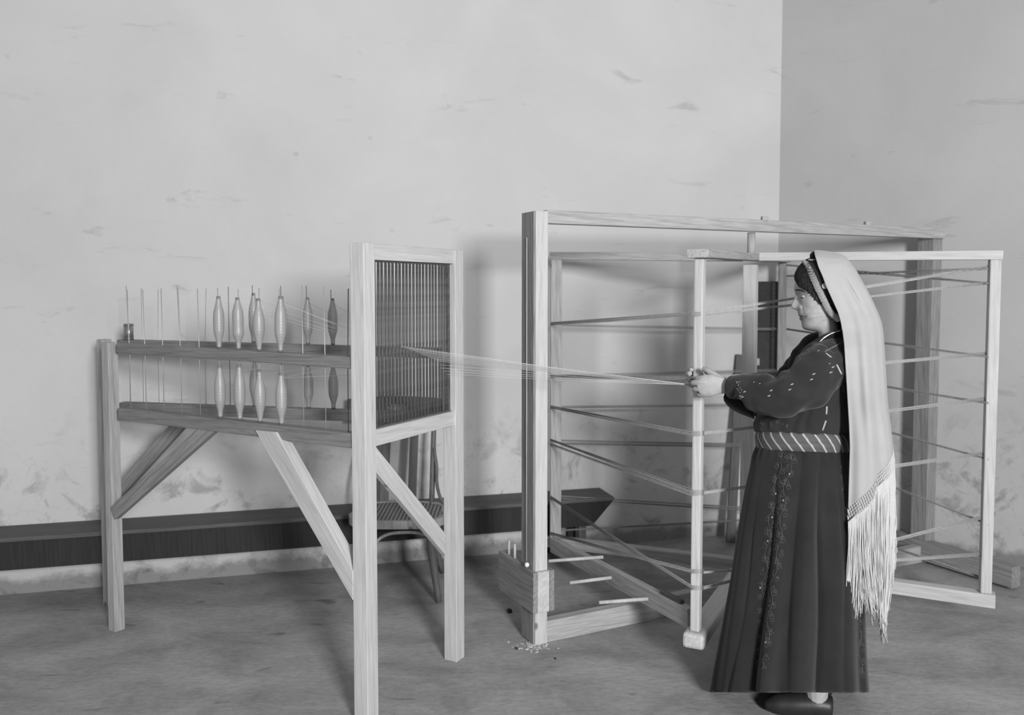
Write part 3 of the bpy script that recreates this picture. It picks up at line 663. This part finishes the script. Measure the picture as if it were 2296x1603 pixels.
# --- hands
def blob(c, rx, ry, rz, ax=None):
    m_ = ax.to_4x4() if ax else Matrix.Identity(4); m_ = Matrix.Translation(c) @ m_ @ Matrix.Diagonal((rx, ry, rz, 1))
    bmesh.ops.create_icosphere(bm, subdivisions=3, radius=1, matrix=m_)
def finger(pts, r):
    p = catmull(pts, 4); tube_bm(bm, p, r, 10)
    for e in (0, -1): bmesh.ops.create_icosphere(bm, subdivisions=2, radius=(r[0] if e == 0 else r[-1])*1.0, matrix=Matrix.Translation(p[e]))
axh = Matrix((-FD, SD, Vector((0, 0, 1)))).transposed()
# near (left) hand: back of the hand towards us, fingers closed on yarn and post
tube_bm(bm, catmull([P(1630, 867, .043), P(1612, 864, .045), P(1595, 864, .044), P(1580, 866, .040), P(1572, 867, .034)], 4), [.026, .033, .041, .040, .034], 18, flat=(SD, .42))
finger([P(1598, 845, .040), P(1580, 846, .040), P(1566, 848, .026), P(1562, 849, .012), P(1571, 850, .006)], [.011, .010, .009, .0085, .008])
finger([P(1592, 857, .046), P(1573, 857, .046), P(1557, 858, .030), P(1553.5, 859, .016), P(1560, 860, .006)], [.0125, .012, .0108, .010, .009])
finger([P(1592, 871, .046), P(1575, 871, .044), P(1561, 872, .031), P(1557, 873, .016), P(1563, 873, .006)], [.0125, .012, .0108, .010, .009])
finger([P(1594, 883, .040), P(1582, 883, .040), P(1570, 884, .029), P(1566, 884, .014), P(1571, 884, .006)], [.0115, .011, .010, .009, .008])
finger([P(1622, 855, .034), P(1603, 842, .026), P(1588, 832, .012), P(1579, 828, .0)], [.016, .0135, .0115, .0095])
# far (right) hand: palm behind the post, fingertips round its left edge
tube_bm(bm, catmull([P(1622, 860, -.108), P(1600, 856, -.105), P(1580, 852, -.100), P(1566, 849, -.098)], 4), [.026, .034, .039, .034], 18, flat=(SD, .42))
for y, r, x in ((829, .0095, 1547), (838, .0115, 1543), (851, .010, 1545), (863, .0098, 1547)):
    finger([P(1578, y+3, -.100), P(1560, y+1, -.103), P(x+1, y, -.094), P(x, y, -.074), P(x+3, y, -.052)], [.012, .0115, .0105, r, r*.9])
finger([P(1602, 842, -.098), P(1590, 834, -.085), P(1583, 828, -.066), P(1580, 827, -.052)], [.014, .012, .0105, .009])
me = done(bm, 'body_source')
tmp = bpy.data.objects.new('body_source', me); C.objects.link(tmp)
md = tmp.modifiers.new('r', 'REMESH'); md.mode = 'VOXEL'; md.voxel_size = .0017; md.use_smooth_shade = True
ms = tmp.modifiers.new('s', 'SMOOTH'); ms.iterations = 2; ms.factor = .5
bpy.context.view_layer.update(); dg = bpy.context.evaluated_depsgraph_get()
me2 = bpy.data.meshes.new_from_object(tmp.evaluated_get(dg)); bpy.data.objects.remove(tmp)
me2.name = 'body'; me2.materials.clear(); me2.materials.append(M['skin']); me2.materials.append(M['lips'])
lipc = P(1796, 711.5, 0)
co = np.empty(len(me2.vertices)*3); me2.vertices.foreach_get('co', co); co = co.reshape(-1, 3)
cen = np.empty(len(me2.polygons)*3); me2.polygons.foreach_get('center', cen); cen = cen.reshape(-1, 3)
rel = cen-np.array(lipc); fz = rel @ np.array(FD); sz = rel @ np.array(SD); hz = rel[:, 2]
lip = (hz < .0085+.0042*(fz+.022)/.03-.004) & (hz > -.0075) & (fz > -.0155) & (fz < .02) & (hz*.0 + np.abs(hz+.0003) < .0012+.42*(fz+.0155))
me2.polygons.foreach_set('material_index', lip.astype(np.int32)); me2.polygons.foreach_set('use_smooth', [True]*len(me2.polygons))
body = link('body', me2, [M['skin']], woman)
# eyes, lids, brows
for sg in (1, -1):
    c = P(1804.5, 667, .0345*sg); bm = bmesh.new(); bmesh.ops.create_uvsphere(bm, u_segments=24, v_segments=16, radius=.0122)
    eye = link('eye', done(bm, 'eye'), M['eyew'], woman, Matrix.Translation(c), True)
    g = (FD*.80+SD*.55*sg+Vector((0, 0, -.22))).normalized(); bm = bmesh.new()
    bmesh.ops.create_uvsphere(bm, u_segments=16, v_segments=8, radius=.0058, matrix=Matrix.Translation(c+g*.0078))
    link('iris', done(bm, 'iris'), M['iris'], eye, None, True)
    sl_ = lambda v: v.co.z+.10*v.co.dot(-FD)   # the slit drops a little towards the temple
    for keep, rad_ in ((lambda v: sl_(v) > -.0010, .0142), (lambda v: sl_(v) < -.0048, .0136)):
        bm = bmesh.new(); bmesh.ops.create_icosphere(bm, subdivisions=5, radius=rad_)
        bmesh.ops.delete(bm, geom=[v for v in bm.verts if not keep(v)], context='VERTS')
        link('eyelid', done(bm, 'eyelid'), M['skin'], woman, Matrix.Translation(c), True)
    ln = []
    for q in range(11):
        an = math.radians(-35+13*q); dr = FD*math.cos(an)+SD*math.sin(an)*sg; ln.append(c+dr*.0143+Vector((0, 0, -.0012-.10*dr.dot(-FD)*.0143)))
    tube('eyelashes', woman, ln, [.0004, .0009, .0008, .0003], M['hair'], 6, n=3)
    pts = [hpt(650.5, sg*.32, .0012), hpt(649.5, sg*.5, .0012), hpt(650.0, sg*.68, .0012), hpt(652.5, sg*.82, .001), hpt(655.5, sg*.92, .0008)]
    tube('eyebrow', woman, pts, [.0015, .003, .0032, .0024, .0008], M['hair'], 8, n=5)
# --- hair, cap: shells over the head
HL = np.array([(1778, 616), (1785, 624), (1790, 632), (1796, 640), (1803, 645), (1812, 650), (1820, 658), (1828, 668), (1836, 677), (1845, 684), (1856, 696), (1866, 712), (1880, 736), (1905, 752)], float)
def px_of(p): d = p-CAM; return CX+F*d.dot(RT)/d.dot(FW), CY-F*d.dot(UP)/d.dot(FW)
def shell(name, cond, off, mat, thick=.003, rough=0):
    bm = bmesh.new(); vs2 = {}; ys = list(np.arange(583, 762, 1.0)); aa = [math.pi*(k/120-1) for k in range(240)]
    def v(i, j):
        if (i, j) not in vs2:
            o_ = off+(rough*noise.noise(Vector((aa[j]*26, ys[i]*.045, 3)))if rough else 0)
            vs2[i, j] = bm.verts.new(hpt(float(ys[i]), aa[j], o_))
        return vs2[i, j]
    for i in range(len(ys)-1):
        for j in range(240):
            p = None; xf, xb, wd, tl = hget(ys[i]); cx = xf+.55*(xb-xf); ca = math.cos(aa[j])
            px = cx-(cx-xf)*ca if ca > 0 else cx+(xb-cx)*abs(ca); py = ys[i]+tl*(px-xf)/(xb-xf)
            if cond(px, py): bm.faces.new((v(i, j), v(i, (j+1) % 240), v(i+1, (j+1) % 240), v(i+1, j)))
    ymin = min(k[0] for k in vs2)
    if ymin == 0: bm.faces.new([v(0, j) for j in range(240)])
    me = done(bm, name); o = link(name, me, mat, woman, None, True)
    md = o.modifiers.new('t', 'SOLIDIFY'); md.thickness = thick; md.offset = 0; return o
coinX = lambda py: float(np.interp(py, [583, 588, 610, 640, 665, 690, 704, 714, 740], [1812, 1812, 1818, 1830, 1843, 1856, 1868, 1880, 1890]))
shell('hair', lambda x, y: y < np.interp(x, HL[:, 0], HL[:, 1])+1.5*math.sin(x*1.7)+1.2*math.sin(x*.9), .0045, M['hair'], .005, .004)
bm = bmesh.new()   # loose hair strands over brow and temple
for k in range(260):
    a0 = random.uniform(.05, 1.25)*random.choice((1, 1, -1)); pts = []
    y0 = random.uniform(592, 612); xe = None
    for q in range(7):
        t = q/6; a = a0*(1+.25*t); xf, xb, wd, tl = hget(y0); cx = 1785+.55*110; pxx = cx-(cx-1785)*math.cos(a); ye = float(np.interp(pxx, HL[:, 0], HL[:, 1]))+random.uniform(-1, 3)*(1 if q == 6 else 0)
        pts.append(hpt(y0+(ye-y0)*t, a, .0085+random.uniform(-.0008, .0008)-.004*t*t))
    tube_bm(bm, pts, [.0012, .0014, .0006], 4)
setp(link('hair_strands', done(bm, 'hair_strands'), M['hair'], woman, None, True), kind='stuff')
shell('cap', lambda x, y: x > coinX(y)+2 and y < 758, .010, M['cap'], .004)
# roll of coins along the cap edge, and the bigger coins
cp = [(1806, 589, -.035), (1803, 587, -.012), (1804, 587, .012), (1808, 591, .040), (1815, 603, .066), (1822, 620, .082), (1831, 640, .089), (1843, 665, .089), (1856, 690, .085), (1867, 705, .080), (1879, 715, .075)]
path = catmull([P(*q) for q in cp], 12); L = [0]
for a, b in zip(path, path[1:]): L.append(L[-1]+(b-a).length)
bm = bmesh.new(); bmesh.ops.create_cone(bm, cap_ends=True, segments=20, radius1=.0112, radius2=.0112, depth=.0015)
bmesh.ops.bevel(bm, geom=[e for e in bm.edges if len(e.link_faces) == 2 and abs(e.verts[0].co.z-e.verts[1].co.z) < 1e-6], offset=.0004, segments=1, affect='EDGES'); coinme = done(bm, 'coin')
nC = int(L[-1]/.0040); hc = P(1845, 650, 0)
for k in range(nC):
    d = L[-1]*k/(nC-1); i = min(max(np.searchsorted(L, d)-1, 0), len(path)-2); f = (d-L[i])/max(L[i+1]-L[i], 1e-9); p = path[i].lerp(path[i+1], min(f, 1)); t = (path[i+1]-path[i]).normalized()
    out = (p-hc); out = (out-t*out.dot(t)).normalized(); ax = (t*.72-out*.69).normalized()
    sc = .85 if k < 14 else 1.0
    link('coin', coinme, M['coin'], woman, Matrix.Translation(p+Vector((random.uniform(-.0007, .0007), 0, random.uniform(-.0007, .0007)))) @ ax.to_track_quat('Z', 'Y').to_matrix().to_4x4() @ Matrix.Rotation(random.uniform(-.22, .22), 4, 'X') @ Matrix.Diagonal((sc, sc, 1, 1)), False)
for px, py, s, r in ((1850, 641, .094, .0105), (1820, 582, .050, .0125)):
    bm = bmesh.new(); bmesh.ops.create_cone(bm, cap_ends=True, segments=24, radius1=r, radius2=r, depth=.0015)
    nn = (SD*.9+FD*.1+Vector((0, 0, .1))).normalized() if r < .012 else (SD*.25+Vector((0, 0, 1))).normalized()
    link('coin', done(bm, 'coin'), M['coin'], woman, Matrix.Translation(P(px, py, s)) @ nn.to_track_quat('Z', 'Y').to_matrix().to_4x4())
tube('cap_crest', woman, [P(1823, 580, .03), P(1822, 572, .025), P(1826, 566, .02)], [.009, .010, .006], M['cap'], 10, n=4)

# --- clothing lofts in profile: levels (py, left px, right px, half depth[, s0])
def loft(name, lv, mat, n=72, fold=None, close=False, thick=.004, step=8, parent=None, exp=.9):
    lv = np.array([tuple(q)+(0,)*(5-len(q)) for q in lv], float); ys = np.arange(lv[0, 0], lv[-1, 0]+.1, step); bm = bmesh.new(); uv = bm.loops.layers.uv.new('UVMap'); rings = []
    for py in ys:
        l, r, wd, s0_ = [float(np.interp(py, lv[:, 0], lv[:, k])) for k in range(1, 5)]; ring = []
        for k in range(n):
            a = 2*math.pi*k/n; dx, ds, dy = fold(a, py) if fold else (0, 0, 0)
            ca, sa = math.cos(a), math.sin(a)
            px = (l+r)/2-(r-l)/2*ca*(1+dx); s = s0_+wd*(abs(sa)**exp)*(1 if sa > 0 else -1)*(1+ds); ring.append(bm.verts.new(P(px, py+dy, s)))
        rings.append(ring)
    for i, (a, b) in enumerate(zip(rings, rings[1:])):
        for k in range(n):
            f = bm.faces.new((a[k], a[(k+1) % n], b[(k+1) % n], b[k]))
            for lp, (uu, vv_) in zip(f.loops, ((k/n, i), ((k+1)/n, i), ((k+1)/n, i+1), (k/n, i+1))): lp[uv].uv = (uu, vv_/(len(rings)-1))
    if close: bm.faces.new(rings[0][::-1]); bm.faces.new(rings[-1])
    me = done(bm, name); o = link(name, me, mat, parent or woman, None, True)
    if not close: md = o.modifiers.new('t', 'SOLIDIFY'); md.thickness = thick; md.offset = 1
    return o
def skirt_fold(a, py):
    t = max(0, (py-1005)/500); nz = noise.noise(Vector((math.cos(a)*1.3, math.sin(a)*1.3, py*.0015)))
    f = math.sin(a*11+nz*3+.6)*(.02+.085*t)+math.sin(a*5+1.7)*.04*t
    g = max(0, 1-abs(py-1015)/40)*.015*math.sin(a*31)
    f -= sum(d_*min(1, t*2.2+.15)*math.exp(-((a-a0-.03*math.sin(py*.012+a0*5))/.055)**2) for a0, d_ in ((.72, .06), (1.12, .085), (1.52, .05), (1.93, .09), (2.35, .06), (3.6, .07), (4.4, .07), (5.3, .07)))
    return (f*.55*abs(math.sin(a))+g, f+g, 0)
skirt = loft('skirt', [(1000, 1698, 1900, .142), (1020, 1690, 1906, .155), (1100, 1672, 1915, .185), (1200, 1655, 1924, .205), (1300, 1640, 1932, .222), (1400, 1622, 1938, .238), (1500, 1603, 1943, .25), (1553, 1594, 1947, .258)], M['skirt'], 280, skirt_fold, step=8)
def blouse_fold(a, py):
    nz = noise.noise(Vector((math.cos(a)*2.2, math.sin(a)*2.2, py*.012))); t = max(0, (py-880)/90)
    return (nz*.02+.012*t*math.sin(a*17+nz*5)*min(1, t), nz*.05+.035*min(t, 1)*math.sin(a*17+nz*6), 0)
bl = loft('blouse', [(752, 1844, 1890, .062), (757, 1838, 1893, .075), (764, 1828, 1897, .105), (774, 1812, 1900, .135), (786, 1800, 1904, .16), (800, 1792, 1907, .178), (830, 1778, 1910, .18), (870, 1752, 1912, .172), (900, 1722, 1912, .168), (930, 1700, 1911, .168), (950, 1692, 1909, .165), (964, 1694, 1907, .155), (972, 1704, 1903, .146), (980, 1708, 1900, .140)], M['dress'], 120, blouse_fold, step=4)
sash = loft('sash', [(970, 1702, 1900, .144), (976, 1696, 1906, .156), (985, 1694, 1908, .161), (1000, 1696, 1907, .160), (1010, 1699, 1904, .156), (1014, 1703, 1900, .148)], M['sash'], 96, lambda a, py: (0, .008*math.sin(py*.45+a*2), (math.cos(a)*-4 if True else 0)), step=3)
# sleeves
def sleeve(name, pts, rad, seed, mat):
    bm = bmesh.new(); p = catmull([P(*q) for q in pts], 9); rings = tube_bm(bm, p, [r*.00162 for r in rad], 48, caps=False, flat=(SD, .82))
    for i, ring in enumerate(rings):
        t = i/(len(rings)-1)
        for k, v in enumerate(ring):
            d = (v.co-p[i]).normalized(); w_ = noise.noise(v.co*11+Vector((seed, 0, 0)))*.020+noise.noise(v.co*26+Vector((seed, 4, 0)))*.009+math.sin(t*26+k*.25+noise.noise(v.co*9)*5)*.0035
            v.co += d*w_*min(1, (1-t)*5+.15)
    o = link(name, done(bm, name), mat, woman, None, True); md = o.modifiers.new('t', 'SOLIDIFY'); md.thickness = .004; md.offset = 1; return o
sl_near = sleeve('sleeve', [(1868, 806, .09), (1856, 818, .125), (1826, 847, .165), (1785, 874, .195), (1745, 889, .185), (1705, 884, .14), (1668, 872, .085), (1641, 867, .053)], [30, 44, 51, 50, 45, 39, 30, 24], 1, M['dress'])
sl_far = sleeve('sleeve', [(1862, 776, -.10), (1832, 784, -.135), (1810, 812, -.175), (1782, 856, -.20), (1740, 892, -.19), (1700, 897, -.16), (1665, 890, -.135), (1634, 880, -.118)], [22, 32, 40, 43, 42, 38, 30, 22], 9, M['velvet'])
# loose lower lip of the sleeve below the wrist
bm = bmesh.new(); n = 14; up1 = [(1623, 888), (1640, 894), (1660, 904), (1690, 926)]; lo1 = [(1624, 897), (1634, 910), (1656, 924), (1692, 938)]
A = catmull([P(x, y, .03) for x, y in up1], 5); B = catmull([P(x, y, .0) for x, y in lo1], 5); A3 = catmull([P(x, y+2, -.03) for x, y in up1], 5)
ra_ = [[bm.verts.new(q) for q in r] for r in (A, B, A3)]
for a, b in zip(ra_, ra_[1:]):
    for i in range(len(a)-1): bm.faces.new((a[i], a[i+1], b[i+1], b[i]))
o = link('cuff_lip', done(bm, 'cuff_lip'), M['velvet'], woman, None, True); md = o.modifiers.new('t', 'SOLIDIFY'); md.thickness = .003
# armhole drape / collar
collar = [P(1905, 742, .02), P(1893, 744, .060), P(1872, 750, .078), P(1855, 756, .085), P(1838, 771, .088), P(1824, 786, .075), P(1812, 802, .04), P(1806, 812, .0)]
tube('collar', woman, collar, [.010, .013, .014, .013, .010], M['velvet'], 12, n=6)
cb = catmull([P(1902, 739, .04), P(1890, 741, .067), P(1866, 747, .086), P(1848, 757, .094), P(1835, 770, .094), P(1826, 781, .086), P(1821, 789, .07)], 7)
bm = bmesh.new(); dd = 0; last = None
for a, b in zip(cb, cb[1:]):
    for q in range(2):
        p = a.lerp(b, q/2); bmesh.ops.create_icosphere(bm, subdivisions=1, radius=random.uniform(.0024, .0034), matrix=Matrix.Translation(p+SD*.004))
link('bead_trim', done(bm, 'bead_trim'), M['bead'], woman, None, True)

# --- veil: U-shaped cloth over the head and down the back
FE = np.array([(563, 1825), (572, 1826), (585, 1830), (600, 1835), (620, 1844), (640, 1851), (660, 1860), (680, 1869), (700, 1878), (716, 1883), (740, 1888), (770, 1892), (850, 1897), (950, 1903), (1000, 1905), (1100, 1902), (1145, 1901), (1180, 1901)], float)
BE = np.array([(563, 1862), (566, 1874), (572, 1889), (580, 1898), (600, 1916), (620, 1927), (650, 1944), (680, 1959), (705, 1970), (722, 1976), (745, 1980), (800, 1984), (850, 1987), (900, 1990), (950, 1996), (1000, 2002), (1040, 2007), (1180, 2008)], float)
SN = np.array([(563, .012), (568, .045), (578, .075), (592, .092), (620, .106), (660, .112), (700, .118), (740, .142), (780, .185), (820, .20), (900, .19), (1000, .18), (1180, .17)], float)
def veil_pt(t, py, sgn=1):
    fe = np.interp(py, FE[:, 0], FE[:, 1]); be = np.interp(py, BE[:, 0], BE[:, 1]); sn = np.interp(py, SN[:, 0], SN[:, 1])
    a = t*math.pi/2; px = fe+(be-fe)*math.sin(a)**1.05; s = sn*(math.cos(a)**.6 if t < 1 else 0)
    k = max(0, min(1, (py-600)/260)); fo = (math.sin(t*13+py*.004)*.010+math.sin(t*27-py*.003+sgn)*.004)*k*(1-t**4)
    fo += .006*k*noise.noise(Vector((t*3, py*.01, sgn)))*(1-t**4)
    if py < 760: fo -= .012*math.exp(-((t-.42-.0008*(py-640))/.035)**2)*math.exp(-((py-655)/42)**2)
    return P(px, py-1.5*math.sin(px*.09)*(py < 590), (s+fo)*sgn)
hem = lambda t: float(np.interp(t, [0, .3, .38, .42, .7, 1], [1142, 1102, 1085, 1066, 1034, 1000]))
bm = bmesh.new(); nt_, ny = 44, 130; grid = {}
for sgn in (1, -1):
    for i in range(nt_+1):
        t = i/nt_
        for j in range(ny+1):
            u = j/ny; py = 563+(hem(t)-563)*(u**1.15)
            if sgn == -1 and i == nt_: grid[sgn, i, j] = grid[1, i, j]; continue
            grid[sgn, i, j] = bm.verts.new(veil_pt(t, py, sgn))
    for i in range(nt_):
        for j in range(ny): 
            try: bm.faces.new((grid[sgn, i, j], grid[sgn, i+1, j], grid[sgn, i+1, j+1], grid[sgn, i, j+1]))
            except ValueError: pass
for i in range(nt_):
    try: bm.faces.new((grid[1, i, 0], grid[1, i+1, 0], grid[-1, i+1, 0], grid[-1, i, 0]))
    except ValueError:
        pass
veil = link('veil', done(bm, 'veil'), M['scarf'], woman, None, True)
sm = veil.modifiers.new('s', 'SMOOTH'); sm.iterations = 3; md = veil.modifiers.new('t', 'SOLIDIFY'); md.thickness = .003; md.offset = 0
# fringe: knotted net, then long strands
bm = bmesh.new()
for sgn in (1, -1):
    nn = 34 if sgn == 1 else 16
    for i in range(nn):
        for r in range(4):
            for dt in (-.5, .5):
                t0 = (i+.5*(r % 2))/nn; t1 = (i+.5*(r % 2)+dt)/nn; t0, t1 = min(max(t0, 0), 1), min(max(t1, 0), 1)
                a = veil_pt(t0, hem(t0)+r*8, sgn); b = veil_pt(t1, hem(t1)+(r+1)*8, sgn); tube_bm(bm, [a, b], .0013, 4)
            p = veil_pt((i+.5*(r % 2))/nn if (i+.5*(r % 2))/nn <= 1 else 1, hem(min(1, (i+.5*(r % 2))/nn))+r*8, sgn)
            bmesh.ops.create_icosphere(bm, subdivisions=1, radius=.0023, matrix=Matrix.Translation(p))
setp(link('fringe_net', done(bm, 'fringe_net'), M['fringe'], veil, None, True), kind='stuff')
bm = bmesh.new()
for sgn in (1, -1):
    ns = 330 if sgn == 1 else 120
    for k in range(ns):
        t = (k+random.random())/ns; y0 = hem(t)+28
        # three hanging locks: front ends low, a short gap, back lock lowest, back edge shorter
        ye = float(np.interp(t, [0, .12, .2, .27, .33, .45, .6, .75, .86, .93, 1], [1428, 1435, 1350, 1395, 1350, 1400, 1432, 1440, 1395, 1300, 1235]))+random.uniform(-34, 10)
        xb = float(np.interp(t, [0, .14, .22, .4, .7, .85, 1], [-20, -12, 22, 10, -14, -26, -8])); xk = random.uniform(-3, 3)
        sj = random.uniform(-.012, .012); ph = random.uniform(0, 6); am = random.uniform(.5, 3.2); pts = []; n_ = 14
        px0 = np.interp(1100, FE[:, 0], FE[:, 1]); be = 2006
        fe = 1902; pxt = fe+(be-fe)*math.sin(t*math.pi/2)**1.05; sn = .17*(math.cos(t*math.pi/2)**.6 if t < 1 else 0)
        for q in range(n_+1):
            u = q/n_; y = y0+(ye-y0)*u; low = max(0, (y-1230)/200)
            px = pxt+xb*low**1.3+xk*u+am*math.sin(ph+u*(9+ph))*u; s = (sn*(1-.15*u)+sj*min(1, u*3)+.0015*math.sin(u*14+ph))
            pts.append(P(px, y, s*sgn))
        if random.random() < .10: pts[-1] += FD*random.uniform(-.012, .012); pts[-2] += FD*random.uniform(-.006, .006)
        tube_bm(bm, pts, [.0013, .0014, .0013, .0014, .0012, .0016], 4, caps=True)
setp(link('fringe', done(bm, 'fringe'), M['fringe'], veil, None, True), kind='stuff')
# shoes
for s in (-.085, .085):
    a0 = P(1832, 1570, s); c = Vector((a0.x, a0.y, 0))
    bm = bmesh.new(); pts = [c-FD*.05+Vector((0, 0, .045)), c+Vector((0, 0, .048)), c+FD*.07+Vector((0, 0, .040)), c+FD*.14+Vector((0, 0, .032)), c+FD*.18+Vector((0, 0, .026))]
    tube_bm(bm, catmull(pts, 4), [.036, .043, .043, .036, .016], 16)
    for v in bm.verts: v.co.z = max(v.co.z, .001)
    link('shoe', done(bm, 'shoe'), M['shoe'], woman, None, True)

# --- stitched ornament laid on the cloth surfaces
bpy.context.view_layer.update(); dg = bpy.context.evaluated_depsgraph_get()
TR = {}
for o in (skirt, bl, sl_near, sl_far, sash):
    e = o.evaluated_get(dg); me = e.to_mesh(); mw = e.matrix_world; TR[o.name] = BVHTree.FromPolygons([mw @ v.co for v in me.vertices], [tuple(p.vertices) for p in me.polygons]); e.to_mesh_clear()
def hit(px, py, who):
    best = None
    for o in who:
        h, nrm, i, d = TR[o.name].ray_cast(CAM, ray(px, py).normalized())
        if h and (best is None or d < best[2]): best = (h, nrm, d)
    return best
def stitch(name, lines, who, rad, mat, parent, kind='stuff'):
    bm = bmesh.new()
    for ln in lines:
        pts = []
        for x, y in ln:
            h = hit(x, y, who)
            if h: pts.append(h[0]-ray(x, y).normalized()*.0012)
            else:
                if len(pts) > 1: tube_bm(bm, pts, rad, 4)
                pts = []
        if len(pts) > 1: tube_bm(bm, pts, rad, 4)
    if not bm.verts: bm.free(); return None
    return setp(link(name, done(bm, name), mat, parent, None, True), kind=kind)
def curl(x, y, r, dirn, flip):
    return [(x+r*(1-.75*k/14)*math.cos(dirn+flip*k*.52), y+r*(1-.75*k/14)*math.sin(dirn+flip*k*.52)) for k in range(15)]
def vine(path, wv):
    out = []; spine = []; P_ = [Vector((x, y, 0)) for x, y in path]; pp = catmull(P_, 12); acc = 0; nxt = 0; k = 0
    for a, b in zip(pp, pp[1:]):
        spine.append((a.x+wv*.3*math.sin(a.y*.085), a.y)); acc += (b-a).length
        if acc > nxt:
            sd = 1 if k % 2 else -1; out.append(curl(a.x+sd*wv*.45, a.y, wv*.42, math.pi/2*(1-sd)+.4, -sd)); out.append(curl(a.x-sd*wv*.4, a.y+6, wv*.26, 1.2, sd))
            if k % 4 == 0:
                for q in range(5):
                    an = q*1.256+.3; cx_, cy_ = a.x+math.cos(an)*wv*.32, a.y+math.sin(an)*wv*.36; out.append([(cx_+wv*.16*math.cos(z), cy_+wv*.18*math.sin(z)) for z in np.linspace(0, 6.3, 8)])
            nxt += 15; k += 1
    out.append(spine); return out
for path_, wv in (([(1756, 1020), (1744, 1060), (1738, 1110), (1728, 1160), (1722, 1220), (1716, 1280), (1710, 1340), (1712, 1420), (1706, 1505)], 17), ([(1777, 1024), (1770, 1050), (1762, 1085), (1757, 1125), (1751, 1180), (1745, 1240), (1734, 1300), (1724, 1380), (1720, 1440)], 15), ([(1922, 1385), (1928, 1440), (1930, 1525)], 14), ([(1893, 1048), (1895, 1100)], 12)):
    stitch('embroidery', vine(path_, wv), (skirt,), .0008, M['emb_d'], skirt)
dots = []
for x, y in ((1770, 1063), (1739, 1107), (1756, 1122), (1731, 1160), (1721, 1213), (1704, 1318), (1716, 1440)):
    dots += [[(x-1.5, y-1.5+k), (x+1.5, y-1.5+k)] for k in (0, 1.3, 2.6)]
stitch('embroidery', dots, (skirt,), .0012, M['emb'], skirt)
def zz(x0, y0, x1, y1, n, am): return [(x0+(x1-x0)*k/n+am*((k % 2)*2-1)*.5*(y1-y0)/abs(y1-y0+1e-6)*.4, y0+(y1-y0)*k/n+am*((k % 2)*2-1)) for k in range(n+1)]
stitch('embroidery', [zz(1849, 788, 1892, 765, 18, 1.6)], (bl, sl_near), .0012, M['emb'], bl)
bars = [((1851, 791), (1864, 801)), ((1876, 817), (1887, 839)), ((1891, 860), (1892, 880)), ((1854, 911), (1853, 929)), ((1852, 943), (1844, 966))]
for (xa, ya), (xb, yb) in bars:
    stitch('embroidery', [[(xa+(xb-xa)*k/5+q, ya+(yb-ya)*k/5) for k in range(6)] for q in (-1.2, 0, 1.2)], (bl, sl_near), .0012, M['emb'] if xa != 1891 else M['emb_d'], sl_near)
sp = [(1868, 828), (1824, 844), (1775, 867), (1728, 881), (1668, 884)]
lf = []
for x, y in sp:
    for ox, oy in ((0, -6), (-5, 6)):
        lf.append([(x+ox-3, y+oy+1.5), (x+ox, y+oy), (x+ox+3, y+oy-1.2)]); lf.append([(x+ox-3, y+oy+2.3), (x+ox+1, y+oy+1.4), (x+ox+4, y+oy-.6)])
for k in range(26):
    x, y = random.uniform(1641, 1663), random.uniform(853, 912); an = random.uniform(0, 3.1); lf.append([(x, y), (x+1.5*math.cos(an), y+1.5*math.sin(an)), (x+2.6*math.cos(an+.8), y+2.6*math.sin(an+.8))])
for x, y in ((1690, 857), (1703, 860), (1860, 815), (1835, 786)): lf.append([(x-2, y+1), (x+2, y-1)])
stitch('embroidery', lf, (sl_near, bl), .0011, M['emb'], sl_near)
chest = [curl(random.uniform(1768, 1815), 0, 0, 0, 1)]
chest = []
for k in range(26):
    t = random.random(); x = 1815-70*t+random.uniform(-9, 9); y = 782+55*t+random.uniform(-9, 9); chest.append(curl(x, y, random.uniform(1.5, 3.5), random.uniform(0, 6), 1))
for k in range(16): chest.append(curl(random.uniform(1698, 1765), random.uniform(938, 960), random.uniform(2, 4), random.uniform(0, 6), -1))
stitch('embroidery', chest, (bl, sl_near, sl_far), .0008, M['emb_d'], bl)
